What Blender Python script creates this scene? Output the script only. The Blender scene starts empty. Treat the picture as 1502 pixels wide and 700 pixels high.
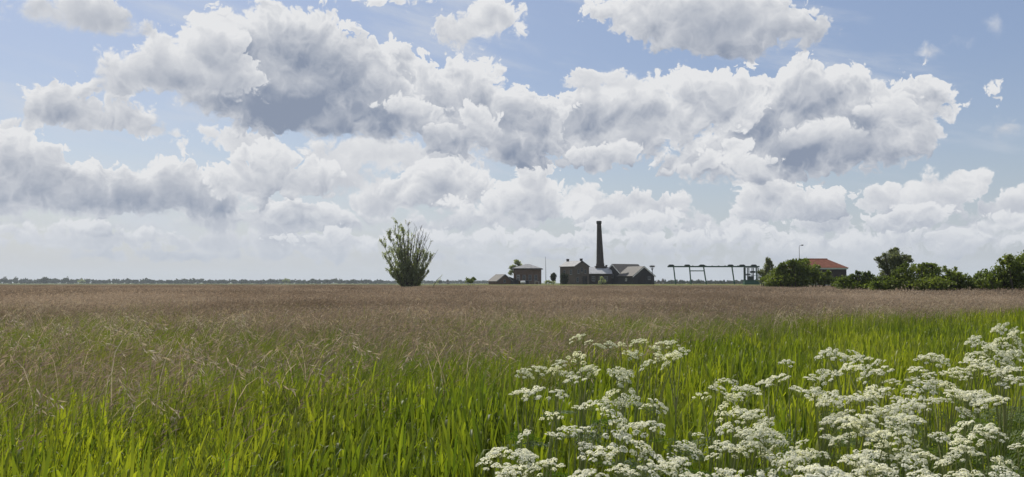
import bpy, bmesh, math, random
import numpy as np
from mathutils import Vector, Matrix, Quaternion, noise as mnoise

# ------------------------------------------------------------------ camera, sky, sun
scene = bpy.context.scene
C = scene.collection
W0, H0, F = 1502.0, 700.0, 1300.0          # photograph size and focal length in its pixels
HOR = 415.0                                  # row of the horizon
CAM_H = 1.65
PITCH = math.atan((HOR - H0 / 2) / F)
cam_d = bpy.data.cameras.new('camera')
cam_d.sensor_width = 36.0
cam_d.lens = 36.0 * F / W0
cam_d.clip_start = 0.05
cam_d.clip_end = 40000
cam = bpy.data.objects.new('camera', cam_d)
C.objects.link(cam)
cam.location = (0, 0, CAM_H)
cam.rotation_euler = (math.pi / 2 + PITCH, 0, 0)
scene.camera = cam
scene.view_settings.view_transform = 'Standard'
scene.view_settings.look = 'None'
scene.view_settings.gamma = 1.0
scene.view_settings.exposure = 0.0
scene.render.film_transparent = False
cy = scene.cycles
cy.max_bounces = 6
cy.diffuse_bounces = 3
cy.glossy_bounces = 2
cy.transmission_bounces = 3
cy.volume_bounces = 1
cy.transparent_max_bounces = 6
cy.use_denoising = True
cy.sample_clamp_indirect = 6

SUN_AZ = math.radians(-34)      # left of the view axis (+Y), in front of the camera
SUN_EL = math.radians(52)
sun_dir = Vector((math.sin(SUN_AZ) * math.cos(SUN_EL), math.cos(SUN_AZ) * math.cos(SUN_EL), math.sin(SUN_EL)))
sd = bpy.data.lights.new('sun', 'SUN')
sd.energy = 5.0
sd.angle = math.radians(0.5)
sd.color = (1.0, 0.94, 0.84)
sun = bpy.data.objects.new('sun', sd)
C.objects.link(sun)
sun.rotation_euler = (-sun_dir).to_track_quat('-Z', 'Y').to_euler()


def cam_dir(px, py):
    v = Vector(((px - W0 / 2) / F, (H0 / 2 - py) / F, -1.0))
    return (cam.rotation_euler.to_matrix() @ v).normalized()


def uv_of(px, py):
    d = cam_dir(px, py)
    return math.degrees(math.atan2(d.x, d.y)) / 10, math.degrees(math.asin(d.z)) / 10


PX = math.degrees(1 / F) / 10        # one photograph pixel in sky units (tens of degrees)

world = bpy.data.worlds.new('World')
scene.world = world
world.use_nodes = True
nt = world.node_tree
nt.nodes.clear()


class NB:
    """small helper that writes shader nodes"""
    def __init__(s, nt):
        s.nt = nt

    def node(s, t, **kw):
        n = s.nt.nodes.new(t)
        for k, v in kw.items():
            setattr(n, k, v)
        return n

    def put(s, sock, v):
        if isinstance(v, bpy.types.NodeSocket):
            s.nt.links.new(v, sock)
        elif v is not None:
            sock.default_value = v

    def m(s, op, a, b=None, c=None, clamp=False):
        n = s.node('ShaderNodeMath', operation=op)
        n.use_clamp = clamp
        s.put(n.inputs[0], a)
        if b is not None: s.put(n.inputs[1], b)
        if c is not None: s.put(n.inputs[2], c)
        return n.outputs[0]

    def v(s, op, a, b=None, c=None):
        n = s.node('ShaderNodeVectorMath', operation=op)
        s.put(n.inputs[0], a)
        if b is not None: s.put(n.inputs[1], b)
        if c is not None: s.put(n.inputs[2], c)
        return n.outputs['Value'] if op in ('LENGTH', 'DOT_PRODUCT', 'DISTANCE') else n.outputs[0]

    def xyz(s, x, y, z=0.0):
        n = s.node('ShaderNodeCombineXYZ')
        s.put(n.inputs[0], x); s.put(n.inputs[1], y); s.put(n.inputs[2], z)
        return n.outputs[0]

    def noise(s, vec, scale, detail=3, rough=0.5, dims='2D', lac=2.0, out=0, dist=0.0):
        n = s.node('ShaderNodeTexNoise', noise_dimensions=dims)
        s.put(n.inputs['Vector'], vec)
        n.inputs['Scale'].default_value = scale
        n.inputs['Detail'].default_value = detail
        n.inputs['Roughness'].default_value = rough
        n.inputs['Lacunarity'].default_value = lac
        n.inputs['Distortion'].default_value = dist
        return n.outputs[out]

    def voro(s, vec, scale, detail=2, rough=0.5, lac=2.1, feature='SMOOTH_F1', smooth=0.35, dims='2D'):
        n = s.node('ShaderNodeTexVoronoi', voronoi_dimensions=dims, feature=feature)
        s.put(n.inputs['Vector'], vec)
        n.inputs['Scale'].default_value = scale
        n.inputs['Detail'].default_value = detail
        n.inputs['Roughness'].default_value = rough
        n.inputs['Lacunarity'].default_value = lac
        if feature == 'SMOOTH_F1': n.inputs['Smoothness'].default_value = smooth
        return n.outputs['Distance']

    def ramp(s, v, a, b, lo=0.0, hi=1.0, smooth=True):
        n = s.node('ShaderNodeMapRange')
        n.interpolation_type = 'SMOOTHSTEP' if smooth else 'LINEAR'
        s.put(n.inputs['Value'], v)
        s.put(n.inputs['From Min'], a); s.put(n.inputs['From Max'], b)
        s.put(n.inputs['To Min'], lo); s.put(n.inputs['To Max'], hi)
        return n.outputs[0]

    def mix(s, f, a, b):
        n = s.node('ShaderNodeMix', data_type='RGBA')
        s.put(n.inputs[0], f)
        s.put(n.inputs[6], a if isinstance(a, bpy.types.NodeSocket) else (*a, 1.0))
        s.put(n.inputs[7], b if isinstance(b, bpy.types.NodeSocket) else (*b, 1.0))
        return n.outputs[2]


def lin(r, g, b):
    f = lambda c: (c / 255 / 12.92) if c / 255 <= 0.04045 else ((c / 255 + 0.055) / 1.055) ** 2.4
    return (f(r), f(g), f(b))


S = NB(nt)
tc = S.node('ShaderNodeTexCoord')
sep = S.node('ShaderNodeSeparateXYZ')
S.put(sep.inputs[0], tc.outputs['Generated'])
K = math.degrees(1) / 10
U = S.m('MULTIPLY', S.m('ARCTAN2', sep.outputs[0], sep.outputs[1]), K)
V = S.m('MULTIPLY', S.m('ARCSINE', sep.outputs[2]), K)
P = S.xyz(U, V)

sky = S.node('ShaderNodeTexSky', sky_type='NISHITA')
sky.sun_disc = False
sky.sun_elevation = SUN_EL
sky.sun_rotation = SUN_AZ
sky.altitude = 0
sky.air_density = 1.0
sky.dust_density = 1.6
sky.ozone_density = 1.2

# detail shared by all clouds: a domain warp, rounded billows and their relief towards the sun
w1 = S.v('SUBTRACT', S.noise(P, 2.1, 1, 0.5, out=1), (0.5, 0.5, 0.5))
w2 = S.v('SUBTRACT', S.noise(P, 9.0, 2, 0.55, out=1), (0.5, 0.5, 0.5))
PW = S.v('MULTIPLY_ADD', w1, (0.12, 0.08, 0), P)
PW = S.v('MULTIPLY_ADD', w2, (0.085, 0.065, 0), PW)


def billow(p, scale, octaves, gain=0.5, shift=0.0):
    """rounded heaps with sharp valleys between them: sum of |noise|"""
    acc, amp = None, 1.0
    for i in range(octaves):
        n = S.noise(S.v('ADD', p, (3.7 * i + shift, 1.9 * i, 0)), scale, 0, 0.5)
        b = S.m('ABSOLUTE', S.m('SUBTRACT', n, 0.5))
        acc = S.m('MULTIPLY', b, 2 * amp) if acc is None else S.m('MULTIPLY_ADD', b, 2 * amp, acc)
        amp *= gain
        scale *= 2.13
    return acc


SX, SY = -0.35, 0.93                       # where the light comes from on the sky's face
PS = S.v('ADD', PW, (SX * 0.024, SY * 0.024, 0))
fine0 = billow(PW, 8.5, 5, 0.55)
fine1 = billow(PS, 8.5, 5, 0.55)
big0 = billow(PW, 3.0, 2, 0.5, 5.0)
big1 = billow(S.v('ADD', PW, (SX * 0.07, SY * 0.07, 0)), 3.0, 2, 0.5, 5.0)
rel_f = S.m('SUBTRACT', fine0, fine1)      # > 0 where the surface faces the sun
rel_b = S.m('SUBTRACT', big0, big1)
wisp = S.m('SUBTRACT', S.noise(P, 7.0, 6, 0.62), 0.5)
D0 = S.m('MULTIPLY_ADD', S.m('SUBTRACT', fine0, 0.45), 0.14, S.m('MULTIPLY', S.m('SUBTRACT', big0, 0.3), 0.18))
D0 = S.m('MULTIPLY_ADD', wisp, 0.085, S.m('MULTIPLY', D0, 0.80))
RELIEF = S.m('ADD', S.m('MULTIPLY', rel_f, 0.42), S.m('MULTIPLY', rel_b, 0.75))
SOFTN = S.noise(P, 1.7, 3, 0.5)

# each cloud: base row, height of its body, softness, contrast, and its lobes (x, y, rx, ry) in the photograph's pixels
CL = [
 # far, low and pale
 (395, 60, 12, .6, -.25, [(120,352,150,13),(420,356,190,15),(300,375,200,9),(650,352,120,14),(830,352,100,12),(1060,345,100,16),(1230,352,130,14),(1420,348,90,16),(700,378,220,7),(1120,378,180,7),(1000,365,200,8)]),
 (345, 70, 9, .8, -.08, [(30,330,70,14),(200,342,60,13),(330,318,80,22),(430,318,70,22),(500,330,60,16),(560,300,50,25),(640,335,90,16),(730,325,60,22),(900,312,62,24),(960,318,45,20),(850,292,32,24),(1340,315,50,17),(1370,285,34,24),(1400,268,40,14),(1290,293,24,14),(1440,330,50,14),(1490,315,50,26),(990,345,60,10)]),
 (300, 90, 16, .4, -.10, [(560,225,100,26),(480,228,60,18),(640,232,60,18),(500,262,60,30),(350,205,70,14)]),
 # middle rows of cumulus
 (353, 30, 5, 1.0, -.10, [(36,338,46,9),(118,336,40,9),(205,346,50,9),(0,345,50,8)]),
 (332, 46, 5, 1.0, -.10, [(300,312,56,12),(352,316,50,12),(440,312,60,15),(486,320,50,12),(560,328,40,10)]),
 (368, 34, 6, 1.0, -.06, [(520,352,70,10),(640,350,60,11),(740,348,50,12),(860,348,60,9),(1250,352,60,9),(1330,346,50,10),(1400,350,50,10),(1480,352,40,9),(1100,346,60,10),(980,352,50,8)]),
 (352, 40, 5, 1.0, -.02, [(900,330,50,10),(845,300,26,16),(960,326,34,14),(1210,330,50,12),(1300,328,40,12),(1350,318,34,12),(1480,330,40,16)]),
 (326, 105, 6, 1.25, -.16, [(8,240,44,34),(50,268,60,34),(110,282,80,34),(190,278,70,32),(260,278,66,34),(20,300,80,28),(150,305,120,22),(310,290,60,24)]),
 (292, 78, 5, 1.0, .03, [(402,242,34,30),(380,265,60,26),(455,264,36,28),(420,278,70,18),(335,268,24,18)]),
 (309, 72, 5, 1.0, .02, [(645,268,54,32),(612,285,46,22),(688,280,36,26),(660,290,60,16)]),
 (325, 75, 6, .9, .04, [(778,283,40,34),(740,302,46,22),(798,300,32,26),(700,312,40,12)]),
 (326, 76, 5, 1.0, .02, [(1128,278,42,30),(1105,296,30,22),(1172,298,44,22),(1208,312,24,13)]),
 # the big bank across the middle
 (212, 120, 7, 1.0, 0, [(88,158,40,34),(64,182,34,22),(118,170,32,26),(150,184,36,18),(188,176,34,26),(215,196,34,16),(245,206,18,9)]),
 (276, 150, 6, 1.4, -.12, [(1190,142,84,40),(1262,160,70,44),(1322,152,60,32),(1110,172,72,44),(1180,205,100,44),(1256,215,72,34),(1060,230,76,34),(1130,250,80,22),(1374,146,36,12),(1340,188,20,26),(1010,238,40,20)]),
 (252, 120, 6, 1.2, -.05, [(858,170,52,32),(812,184,42,30),(930,158,66,34),(990,176,46,36),(900,205,70,30),(885,232,48,19),(1000,128,70,20),(930,196,60,34),(1050,150,60,34)]),
 (132, 34, 7, .5, .10, [(872,115,48,12),(915,121,34,10),(835,110,14,6)]),
 (243, 130, 6, 1.3, -.08, [(582,112,44,38),(622,150,60,48),(694,138,56,46),(736,170,44,48),(742,212,44,28),(668,192,62,30),(780,190,40,30)]),
 (208, 190, 8, 1.35, -.10, [(396,50,52,46),(448,72,70,52),(340,72,60,44),(500,112,66,56),(420,128,110,62),(560,160,60,44),(330,128,70,42),(470,172,130,34),(610,180,50,22)]),
 (158, 110, 8, 1.0, .02, [(262,100,62,42),(206,118,42,36),(300,74,40,36),(250,130,60,24),(320,110,50,34),(200,150,40,14)]),
 # nearer heaps standing in front of the bank
 (184, -48, 5, .75, .04, [(598,158,34,13),(624,160,16,10)]),
 (222, -74, 6, .75, .04, [(660,200,40,16),(706,186,30,26),(688,206,40,12)]),
 (258, -64, 5, .75, .04, [(888,232,40,15),(918,222,24,16),(858,226,20,12)]),
 (284, -76, 6, .75, .04, [(1046,236,26,18),(1080,228,24,20),(1020,250,24,12),(1100,246,40,16)]),
 (240, -74, 6, .75, .04, [(1180,208,34,16),(1216,196,30,20),(1246,206,26,14)]),
 (212, -66, 6, .75, .04, [(1290,176,28,18),(1318,160,30,20),(1346,178,14,20)]),
 # upper clouds
 (95, 110, 12, 1.0, -.04, [(960,22,72,30),(1052,18,92,42),(1078,56,74,28),(1180,42,36,17),(905,14,28,18),(1010,48,50,26),(1130,32,60,30)]),
 (84, 80, 9, .85, .04, [(722,22,40,24),(676,50,34,26),(702,38,40,22),(752,32,14,9)]),
 (84, 84, 13, .7, .02, [(66,14,32,24),(112,22,50,30),(150,40,42,26),(206,48,20,12),(182,78,28,14),(2,30,8,26),(540,-6,40,9)]),
 (250, 90, 30, .5, -.12, [(1460,40,16,15),(1412,62,13,8),(1372,76,11,7),(1470,188,17,14),(1474,212,9,9),(1418,229,13,6),(1250,262,10,5),(815,236,13,7),(1250,245,34,7)]),
]

col = sky.outputs[0]
# thin veil that thickens towards the horizon
veil = S.m('POWER', S.m('SUBTRACT', 1.0, S.m('MULTIPLY', S.m('MAXIMUM', V, 0.0), 0.42, clamp=True), clamp=True), 2.2)
veil = S.m('MULTIPLY', veil, 0.93)
veil = S.m('MAXIMUM', S.m('MULTIPLY', veil, 0.97), 0.45)
streak = S.ramp(S.noise(S.v('MULTIPLY', S.v('ADD', P, S.xyz(0.0, S.m('MULTIPLY', U, 0.22))), (0.45, 2.3, 1)), 1.3, 6, 0.62), 0.46, 0.82)
SC = 10.0                                   # the Background strength is 1 / SC
k10 = lambda c: tuple(x * SC for x in c)
HAZE = k10(lin(193, 201, 212))
HAZE_HI = k10(lin(148, 166, 204))
hz = S.mix(S.ramp(V, 0.05, 1.5), HAZE, HAZE_HI)
col = S.mix(veil, col, hz)
col = S.mix(S.m('MULTIPLY', streak, 0.8), col, k10(lin(205, 211, 221)))

WHITE = k10(lin(229, 230, 232))
GREY = k10(lin(138, 149, 169))
lowfade = S.ramp(V, 0.03, 0.62, 0.48, 0.0)    # far clouds sink into the pale air

ALL = []
PWS = S.v('ADD', PW, (SX * 0.075, SY * 0.075, 0))
PT = S.v('MULTIPLY_ADD', S.v('SUBTRACT', PW, P), (0.45, 0.45, 0), P)
PTS = S.v('ADD', PT, (SX * 0.05, SY * 0.05, 0))
for base, hh, soft, con, bias, lobes in CL:
    puff, hh = hh < 0, abs(hh)
    tiny = max(l[2] for l in lobes) < 36 or (max(l[2] for l in lobes) < 62 and hh < 75)
    PQ, PQS = (PT, PTS) if tiny else (PW, PWS)
    _, bv = uv_of(W0 / 2, base)
    # a group of its own for the lobes: how deep inside the cloud this direction is, here and a step towards the sun
    gt = bpy.data.node_groups.new('cloud_lobes', 'ShaderNodeTree')
    for nm_ in ('here', 'sunward'):
        gt.interface.new_socket(nm_, in_out='INPUT', socket_type='NodeSocketVector')
        gt.interface.new_socket(nm_, in_out='OUTPUT', socket_type='NodeSocketFloat')
    G = NB(gt)
    gi_, go_ = G.node('NodeGroupInput'), G.node('NodeGroupOutput')
    for io in (0, 1):
        acc = None
        for (x, y, rx, ry) in lobes:
            u, v = uv_of(x, y)
            rx, ry = rx * 1.12, ry * 1.15
            rm = min(rx, ry * 1.5) * PX
            sc_, of_ = (1 / (rx * PX), 1 / (ry * PX), 0), (-u / (rx * PX), -v / (ry * PX), 0)
            sd_ = G.m('MULTIPLY_ADD', G.v('LENGTH', G.v('MULTIPLY_ADD', gi_.outputs[io], sc_, of_)), -rm, rm)
            acc = sd_ if acc is None else G.m('SMOOTH_MAX', acc, sd_, 0.02) if io == 0 else G.m('MAXIMUM', acc, sd_)
        gt.links.new(acc, go_.inputs[io])
        if con < 0.9: break
    gn = S.node('ShaderNodeGroup'); gn.node_tree = gt
    S.put(gn.inputs[0], PQ); S.put(gn.inputs[1], PQS)
    acc, acs = gn.outputs[0], (gn.outputs[1] if con >= 0.9 else None)
    bw = S.m('MULTIPLY_ADD', wisp, 0.07, V)
    flat = S.m('MULTIPLY', S.m('SUBTRACT', bw, bv), 2.8)
    body = S.m('SMOOTH_MIN', acc, flat, 0.03)
    small = 0.62 if tiny and len(lobes) < 5 else 0.5 if tiny else min(1.0, 0.45 + hh / 160)
    D = S.m('MULTIPLY_ADD', D0, 1.0 * small, body)
    wv = S.ramp(V, bv, bv + hh * PX * 0.55, soft * PX * 1.9, soft * PX * 0.7, smooth=False)
    wv = S.m('MULTIPLY', wv, S.ramp(SOFTN, 0.35, 0.65, 0.7, 2.2))
    a = S.ramp(D, 0.0, wv)
    if soft >= 30: a = S.m('MULTIPLY', a, 0.82)
    h = S.ramp(V, bv, bv + hh * PX, 0, 1, smooth=False)
    if puff: a = S.m('MULTIPLY', a, S.ramp(h, 0.12, 0.62))
    thick = S.ramp(D, 0.02, 0.30, 0, 1)
    lit = S.m('MULTIPLY_ADD', h, 0.60, 0.56 + bias)
    lit = S.m('MULTIPLY_ADD', thick, -0.80 * con, lit)
    if acs is not None:
        lit = S.m('MULTIPLY_ADD', S.m('SUBTRACT', acc, acs), 3.8, lit)
    lit = S.m('MULTIPLY_ADD', S.m('MULTIPLY', RELIEF, S.m('MULTIPLY_ADD', S.m('MULTIPLY', thick, S.ramp(h, 0.0, 1.0, 1.0, 0.45)), -0.80, 1.0)), 1.35 * con, lit)
    rim = S.ramp(D, 0.0, 0.06, 0.40, 0.0)
    lit = S.m('ADD', lit, S.m('MULTIPLY', rim, S.ramp(h, 0.0, 0.5, 0.15, 1.0)))
    lit = S.m('MULTIPLY_ADD', S.m('SUBTRACT', SOFTN, 0.5), 0.9, lit)
    lit = S.m('MULTIPLY_ADD', wisp, 0.55, lit)
    lit = S.ramp(lit, -0.62, 1.24, 0.0, 1.0, smooth=False)
    cc = S.mix(lit, GREY, WHITE)
    cc = S.mix(lowfade, cc, hz)
    col = S.mix(a, col, cc)

# the rest of the sky carries the same kind of clouds, scattered
outside = S.m('MAXIMUM', S.ramp(S.m('ABSOLUTE', U), 3.25, 3.9), S.ramp(V, 2.0, 2.6))
reg = S.noise(S.v('ADD', PW, (7.3, 2.1, 0)), 0.75, 2, 0.5)
Dn = S.m('MULTIPLY_ADD', D0, 0.9, S.m('MULTIPLY_ADD', reg, 1.5, -0.76))
an = S.m('MULTIPLY', S.ramp(Dn, 0.0, 0.08), outside)
ln = S.m('MULTIPLY_ADD', S.ramp(Dn, 0.0, 0.3), -0.42, 0.86)
ln = S.m('MULTIPLY_ADD', RELIEF, 1.1, ln, clamp=True)
col = S.mix(an, col, S.mix(lowfade, S.mix(ln, GREY, WHITE), hz))
# below the horizon: the colour of the land
col = S.mix(S.ramp(V, -0.02, 0.0), (0.9, 0.9, 0.7), col)

bg = S.node('ShaderNodeBackground')
S.put(bg.inputs[0], col)
bg.inputs[1].default_value = 1.0 / SC
wo = S.node('ShaderNodeOutputWorld')
nt.links.new(bg.outputs[0], wo.inputs[0])
world.cycles.sampling_method = 'MANUAL'
world.cycles.sample_map_resolution = 256

# ------------------------------------------------------------------ helpers
RNG = np.random.default_rng(7)
random.seed(7)


def at(px, py, D):
    """world point seen at that pixel of the photograph, D metres ahead"""
    d = cam_dir(px, py)
    t = D / d.y
    return Vector((d.x * t, D, CAM_H + d.z * t))


def gx(px, D):
    return (px - W0 / 2) / F * D


def zof(py, D):
    return at(W0 / 2, py, D).z


def tag(o, label=None, cat=None, group=None, kind=None):
    if label: o['label'] = label
    if cat: o['category'] = cat
    if group: o['group'] = group
    if kind: o['kind'] = kind
    return o


def empty(name, loc, rz=0.0):
    o = bpy.data.objects.new(name, None)
    C.objects.link(o)
    o.location = loc
    o.rotation_euler = (0, 0, rz)
    o.empty_display_size = 0.3
    return o


class MB:
    """collects faces with a material slot each; build() links them as one mesh object"""
    def __init__(s):
        s.v, s.f, s.mi, s.n = [], [], [], 0

    def add(s, verts, faces, mi=0):
        b = s.n
        s.v.extend(tuple(p) for p in verts)
        s.n += len(verts)
        for f in faces:
            s.f.append(tuple(i + b for i in f))
            s.mi.append(mi)

    def box(s, x0, x1, y0, y1, z0, z1, mi=0):
        s.add([(x0, y0, z0), (x1, y0, z0), (x1, y1, z0), (x0, y1, z0), (x0, y0, z1), (x1, y0, z1), (x1, y1, z1), (x0, y1, z1)],
              [(0, 3, 2, 1), (4, 5, 6, 7), (0, 1, 5, 4), (1, 2, 6, 5), (2, 3, 7, 6), (3, 0, 4, 7)], mi)

    def tube(s, pts, rad, n=6, mi=0, cap=True):
        pts = [Vector(p) for p in pts]
        if not hasattr(rad, '__len__'): rad = [rad] * len(pts)
        rings = []
        for i, p in enumerate(pts):
            t = (pts[min(i + 1, len(pts) - 1)] - pts[max(i - 1, 0)]).normalized()
            a = t.orthogonal().normalized() if abs(t.z) < 0.9 else Vector((1, 0, 0))
            a = (a - t * a.dot(t)).normalized()
            b = t.cross(a)
            rings.append([p + (a * math.cos(2 * math.pi * k / n) + b * math.sin(2 * math.pi * k / n)) * rad[i] for k in range(n)])
        vs = [q for r in rings for q in r]
        fs = [(i * n + k, i * n + (k + 1) % n, (i + 1) * n + (k + 1) % n, (i + 1) * n + k) for i in range(len(pts) - 1) for k in range(n)]
        if cap:
            fs.append(tuple(range(n))[::-1])
            fs.append(tuple((len(pts) - 1) * n + k for k in range(n)))
        s.add(vs, fs, mi)

    def mesh(s, name, mats, smooth=False):
        me = bpy.data.meshes.new(name)
        me.from_pydata(s.v, [], s.f)
        for m in (mats if isinstance(mats, (list, tuple)) else [mats]):
            me.materials.append(m)
        me.polygons.foreach_set('material_index', s.mi)
        if smooth: me.polygons.foreach_set('use_smooth', [True] * len(me.polygons))
        me.update()
        return me

    def build(s, name, mats, parent=None, smooth=False):
        o = bpy.data.objects.new(name, s.mesh(name, mats, smooth))
        C.objects.link(o)
        if parent: o.parent = parent
        return o


def np_mesh(name, V3, faces, mats, mi=None, smooth=False):
    """mesh from arrays; faces is an (n,3) or (n,4) array"""
    me = bpy.data.meshes.new(name)
    k = faces.shape[1]
    me.vertices.add(len(V3)); me.vertices.foreach_set('co', np.asarray(V3, np.float32).ravel())
    me.loops.add(faces.size); me.loops.foreach_set('vertex_index', faces.ravel().astype(np.int32))
    me.polygons.add(len(faces)); me.polygons.foreach_set('loop_start', np.arange(0, faces.size, k, dtype=np.int32))
    for m in mats: me.materials.append(m)
    if mi is not None: me.polygons.foreach_set('material_index', np.asarray(mi, np.int32))
    if smooth: me.polygons.foreach_set('use_smooth', np.ones(len(faces), bool))
    me.update(calc_edges=True)
    return me


def link(name, me, parent=None, loc=None):
    o = bpy.data.objects.new(name, me)
    C.objects.link(o)
    if parent: o.parent = parent
    if loc is not None: o.location = loc
    return o


# ------------------------------------------------------------------ materials
def material(name):
    m = bpy.data.materials.new(name)
    m.use_nodes = True
    m.node_tree.nodes.clear()
    return m, NB(m.node_tree)


def out_(n, sh):
    o = n.node('ShaderNodeOutputMaterial')
    n.nt.links.new(sh, o.inputs[0])


def leaf_mat(name, colours, scale, trans, rough=0.5, spec=0.3, big=0.25, tcol=None, hue_to=None):
    """leaves: colour varies leaf by leaf and drift by drift; light passes through"""
    m, n = material(name)
    geo = n.node('ShaderNodeNewGeometry')
    a = geo.outputs['Random Per Island']
    f = n.noise(geo.outputs['Position'], big, 3, 0.6, '3D')
    f = n.m('ADD', n.m('MULTIPLY', n.ramp(f, 0.3, 0.7), 0.5), n.m('MULTIPLY', a, 0.5))
    c = n.mix(n.ramp(f, 0.1, 0.5, smooth=False), colours[0], colours[1])
    c = n.mix(n.ramp(f, 0.5, 0.95, smooth=False), c, colours[2])
    if hue_to:
        g = n.ramp(n.noise(geo.outputs['Position'], scale, 2, 0.5, '3D'), 0.48, 0.72)
        c = n.mix(n.m('MULTIPLY', g, hue_to[1]), c, hue_to[0])
    pb = n.node('ShaderNodeBsdfPrincipled')
    n.put(pb.inputs['Base Color'], c)
    pb.inputs['Roughness'].default_value = rough
    pb.inputs['Specular IOR Level'].default_value = spec
    tr = n.node('ShaderNodeBsdfTranslucent')
    tcol = tcol or (1.5, 1.5, 0.7)
    n.put(tr.inputs[0], n.v('MULTIPLY', c, tcol))
    mx = n.node('ShaderNodeMixShader')
    mx.inputs[0].default_value = trans
    n.nt.links.new(pb.outputs[0], mx.inputs[1]); n.nt.links.new(tr.outputs[0], mx.inputs[2])
    out_(n, mx.outputs[0])
    return m


def plain_mat(name, c1, c2, scale=3.0, rough=0.8, spec=0.2, metallic=0.0, bump=0.0, wave=None, stretch=(1, 1, 1), co='Object'):
    m, n = material(name)
    t = n.node('ShaderNodeTexCoord')
    p = n.v('MULTIPLY', t.outputs[co], stretch)
    f = n.ramp(n.noise(p, scale, 5, 0.62, '3D'), 0.3, 0.7)
    c = n.mix(f, c1, c2)
    pb = n.node('ShaderNodeBsdfPrincipled')
    if wave:
        w = n.node('ShaderNodeTexWave', wave_type='BANDS', bands_direction=wave[0])
        n.put(w.inputs['Vector'], t.outputs['Object'])
        w.inputs['Scale'].default_value = wave[1]
        w.inputs['Distortion'].default_value = 0.3
        c = n.mix(n.m('MULTIPLY', n.ramp(w.outputs[1], 0.0, 0.35, 1, 0), wave[2]), c, tuple(x * 0.45 for x in c1))
    n.put(pb.inputs['Base Color'], c)
    pb.inputs['Roughness'].default_value = rough
    pb.inputs['Specular IOR Level'].default_value = spec
    pb.inputs['Metallic'].default_value = metallic
    if bump:
        b = n.node('ShaderNodeBump')
        b.inputs['Strength'].default_value = bump
        n.put(b.inputs['Height'], n.noise(p, scale * 4, 3, 0.6, '3D'))
        n.nt.links.new(b.outputs[0], pb.inputs['Normal'])
    out_(n, pb.outputs[0])
    return m


def brick_mat(name, c1, c2, mortar):
    m, n = material(name)
    t = n.node('ShaderNodeTexCoord')
    s = n.node('ShaderNodeSeparateXYZ'); n.put(s.inputs[0], t.outputs['Object'])
    b = n.node('ShaderNodeTexBrick')
    n.put(b.inputs['Vector'], n.xyz(n.m('ADD', s.outputs[0], s.outputs[1]), s.outputs[2]))
    b.inputs['Scale'].default_value = 1.0
    b.inputs['Brick Width'].default_value = 0.22
    b.inputs['Row Height'].default_value = 0.065
    b.inputs['Mortar Size'].default_value = 0.008
    b.inputs['Color1'].default_value = (*c1, 1)
    b.inputs['Color2'].default_value = (*c2, 1)
    b.inputs['Mortar'].default_value = (*mortar, 1)
    f = n.ramp(n.noise(t.outputs['Object'], 0.9, 5, 0.65, '3D'), 0.35, 0.7)
    c = n.mix(n.m('MULTIPLY', f, 0.55), b.outputs[0], tuple(x * 0.5 for x in c1))
    pb = n.node('ShaderNodeBsdfPrincipled')
    n.put(pb.inputs['Base Color'], c)
    pb.inputs['Roughness'].default_value = 0.9
    pb.inputs['Specular IOR Level'].default_value = 0.15
    out_(n, pb.outputs[0])
    return m


M = {}
M['reed'] = leaf_mat('reed_leaf', [(0.070, 0.105, 0.018), (0.140, 0.175, 0.024), (0.285, 0.300, 0.038)], 1.2, 0.54, 0.5, 0.32, 0.5, (1.35, 1.45, 0.5), ((0.20, 0.20, 0.05), 0.35))
M['reed_stem'] = plain_mat('reed_stem', (0.07, 0.11, 0.02), (0.12, 0.16, 0.04), 8)
M['olive'] = leaf_mat('meadow_leaf', [(0.075, 0.105, 0.022), (0.145, 0.160, 0.040), (0.24, 0.215, 0.09)], 0.7, 0.42, 0.6, 0.2, 0.35, (1.3, 1.4, 0.6), ((0.10, 0.17, 0.02), 0.8))
M['plume'] = leaf_mat('brown_panicle', [(0.130, 0.100, 0.074), (0.235, 0.188, 0.140), (0.48, 0.40, 0.31)], 0.3, 0.40, 0.8, 0.1, 0.09, (1.15, 1.05, 0.95))
M['straw'] = leaf_mat('dry_straw', [(0.30, 0.235, 0.155), (0.44, 0.36, 0.25), (0.62, 0.53, 0.40)], 0.3, 0.35, 0.6, 0.25, 0.2, (1.1, 1.05, 0.9))
M['umbel'] = leaf_mat('white_floret', [(0.66, 0.68, 0.46), (0.80, 0.80, 0.66), (0.90, 0.89, 0.80)], 1.0, 0.55, 0.6, 0.2, 0.5, (1.0, 1.0, 0.85))
M['herb'] = leaf_mat('herb_leaf', [(0.040, 0.075, 0.015), (0.070, 0.110, 0.022), (0.11, 0.15, 0.03)], 1.0, 0.42, 0.55, 0.3, 0.6, (1.3, 1.4, 0.6))
M['herb_stem'] = plain_mat('herb_stem', (0.16, 0.20, 0.05), (0.26, 0.26, 0.10), 8, 0.6)
M['willow'] = leaf_mat('willow_leaf', [(0.18, 0.205, 0.115), (0.28, 0.305, 0.185), (0.40, 0.415, 0.29)], 0.6, 0.48, 0.5, 0.35, 0.4, (1.2, 1.3, 0.6))
M['bush'] = leaf_mat('bush_leaf', [(0.062, 0.090, 0.022), (0.125, 0.158, 0.036), (0.220, 0.250, 0.062)], 0.6, 0.44, 0.5, 0.3, 0.35, (1.3, 1.4, 0.6))
M['bush_grey'] = leaf_mat('grey_leaf', [(0.12, 0.14, 0.075), (0.19, 0.21, 0.115), (0.27, 0.29, 0.17)], 0.6, 0.4, 0.6, 0.25, 0.4, (1.2, 1.25, 0.7))
M['dark_leaf'] = leaf_mat('dark_leaf', [(0.018, 0.028, 0.012), (0.026, 0.038, 0.016), (0.035, 0.048, 0.02)], 0.6, 0.15, 0.7, 0.1, 0.4)
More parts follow.
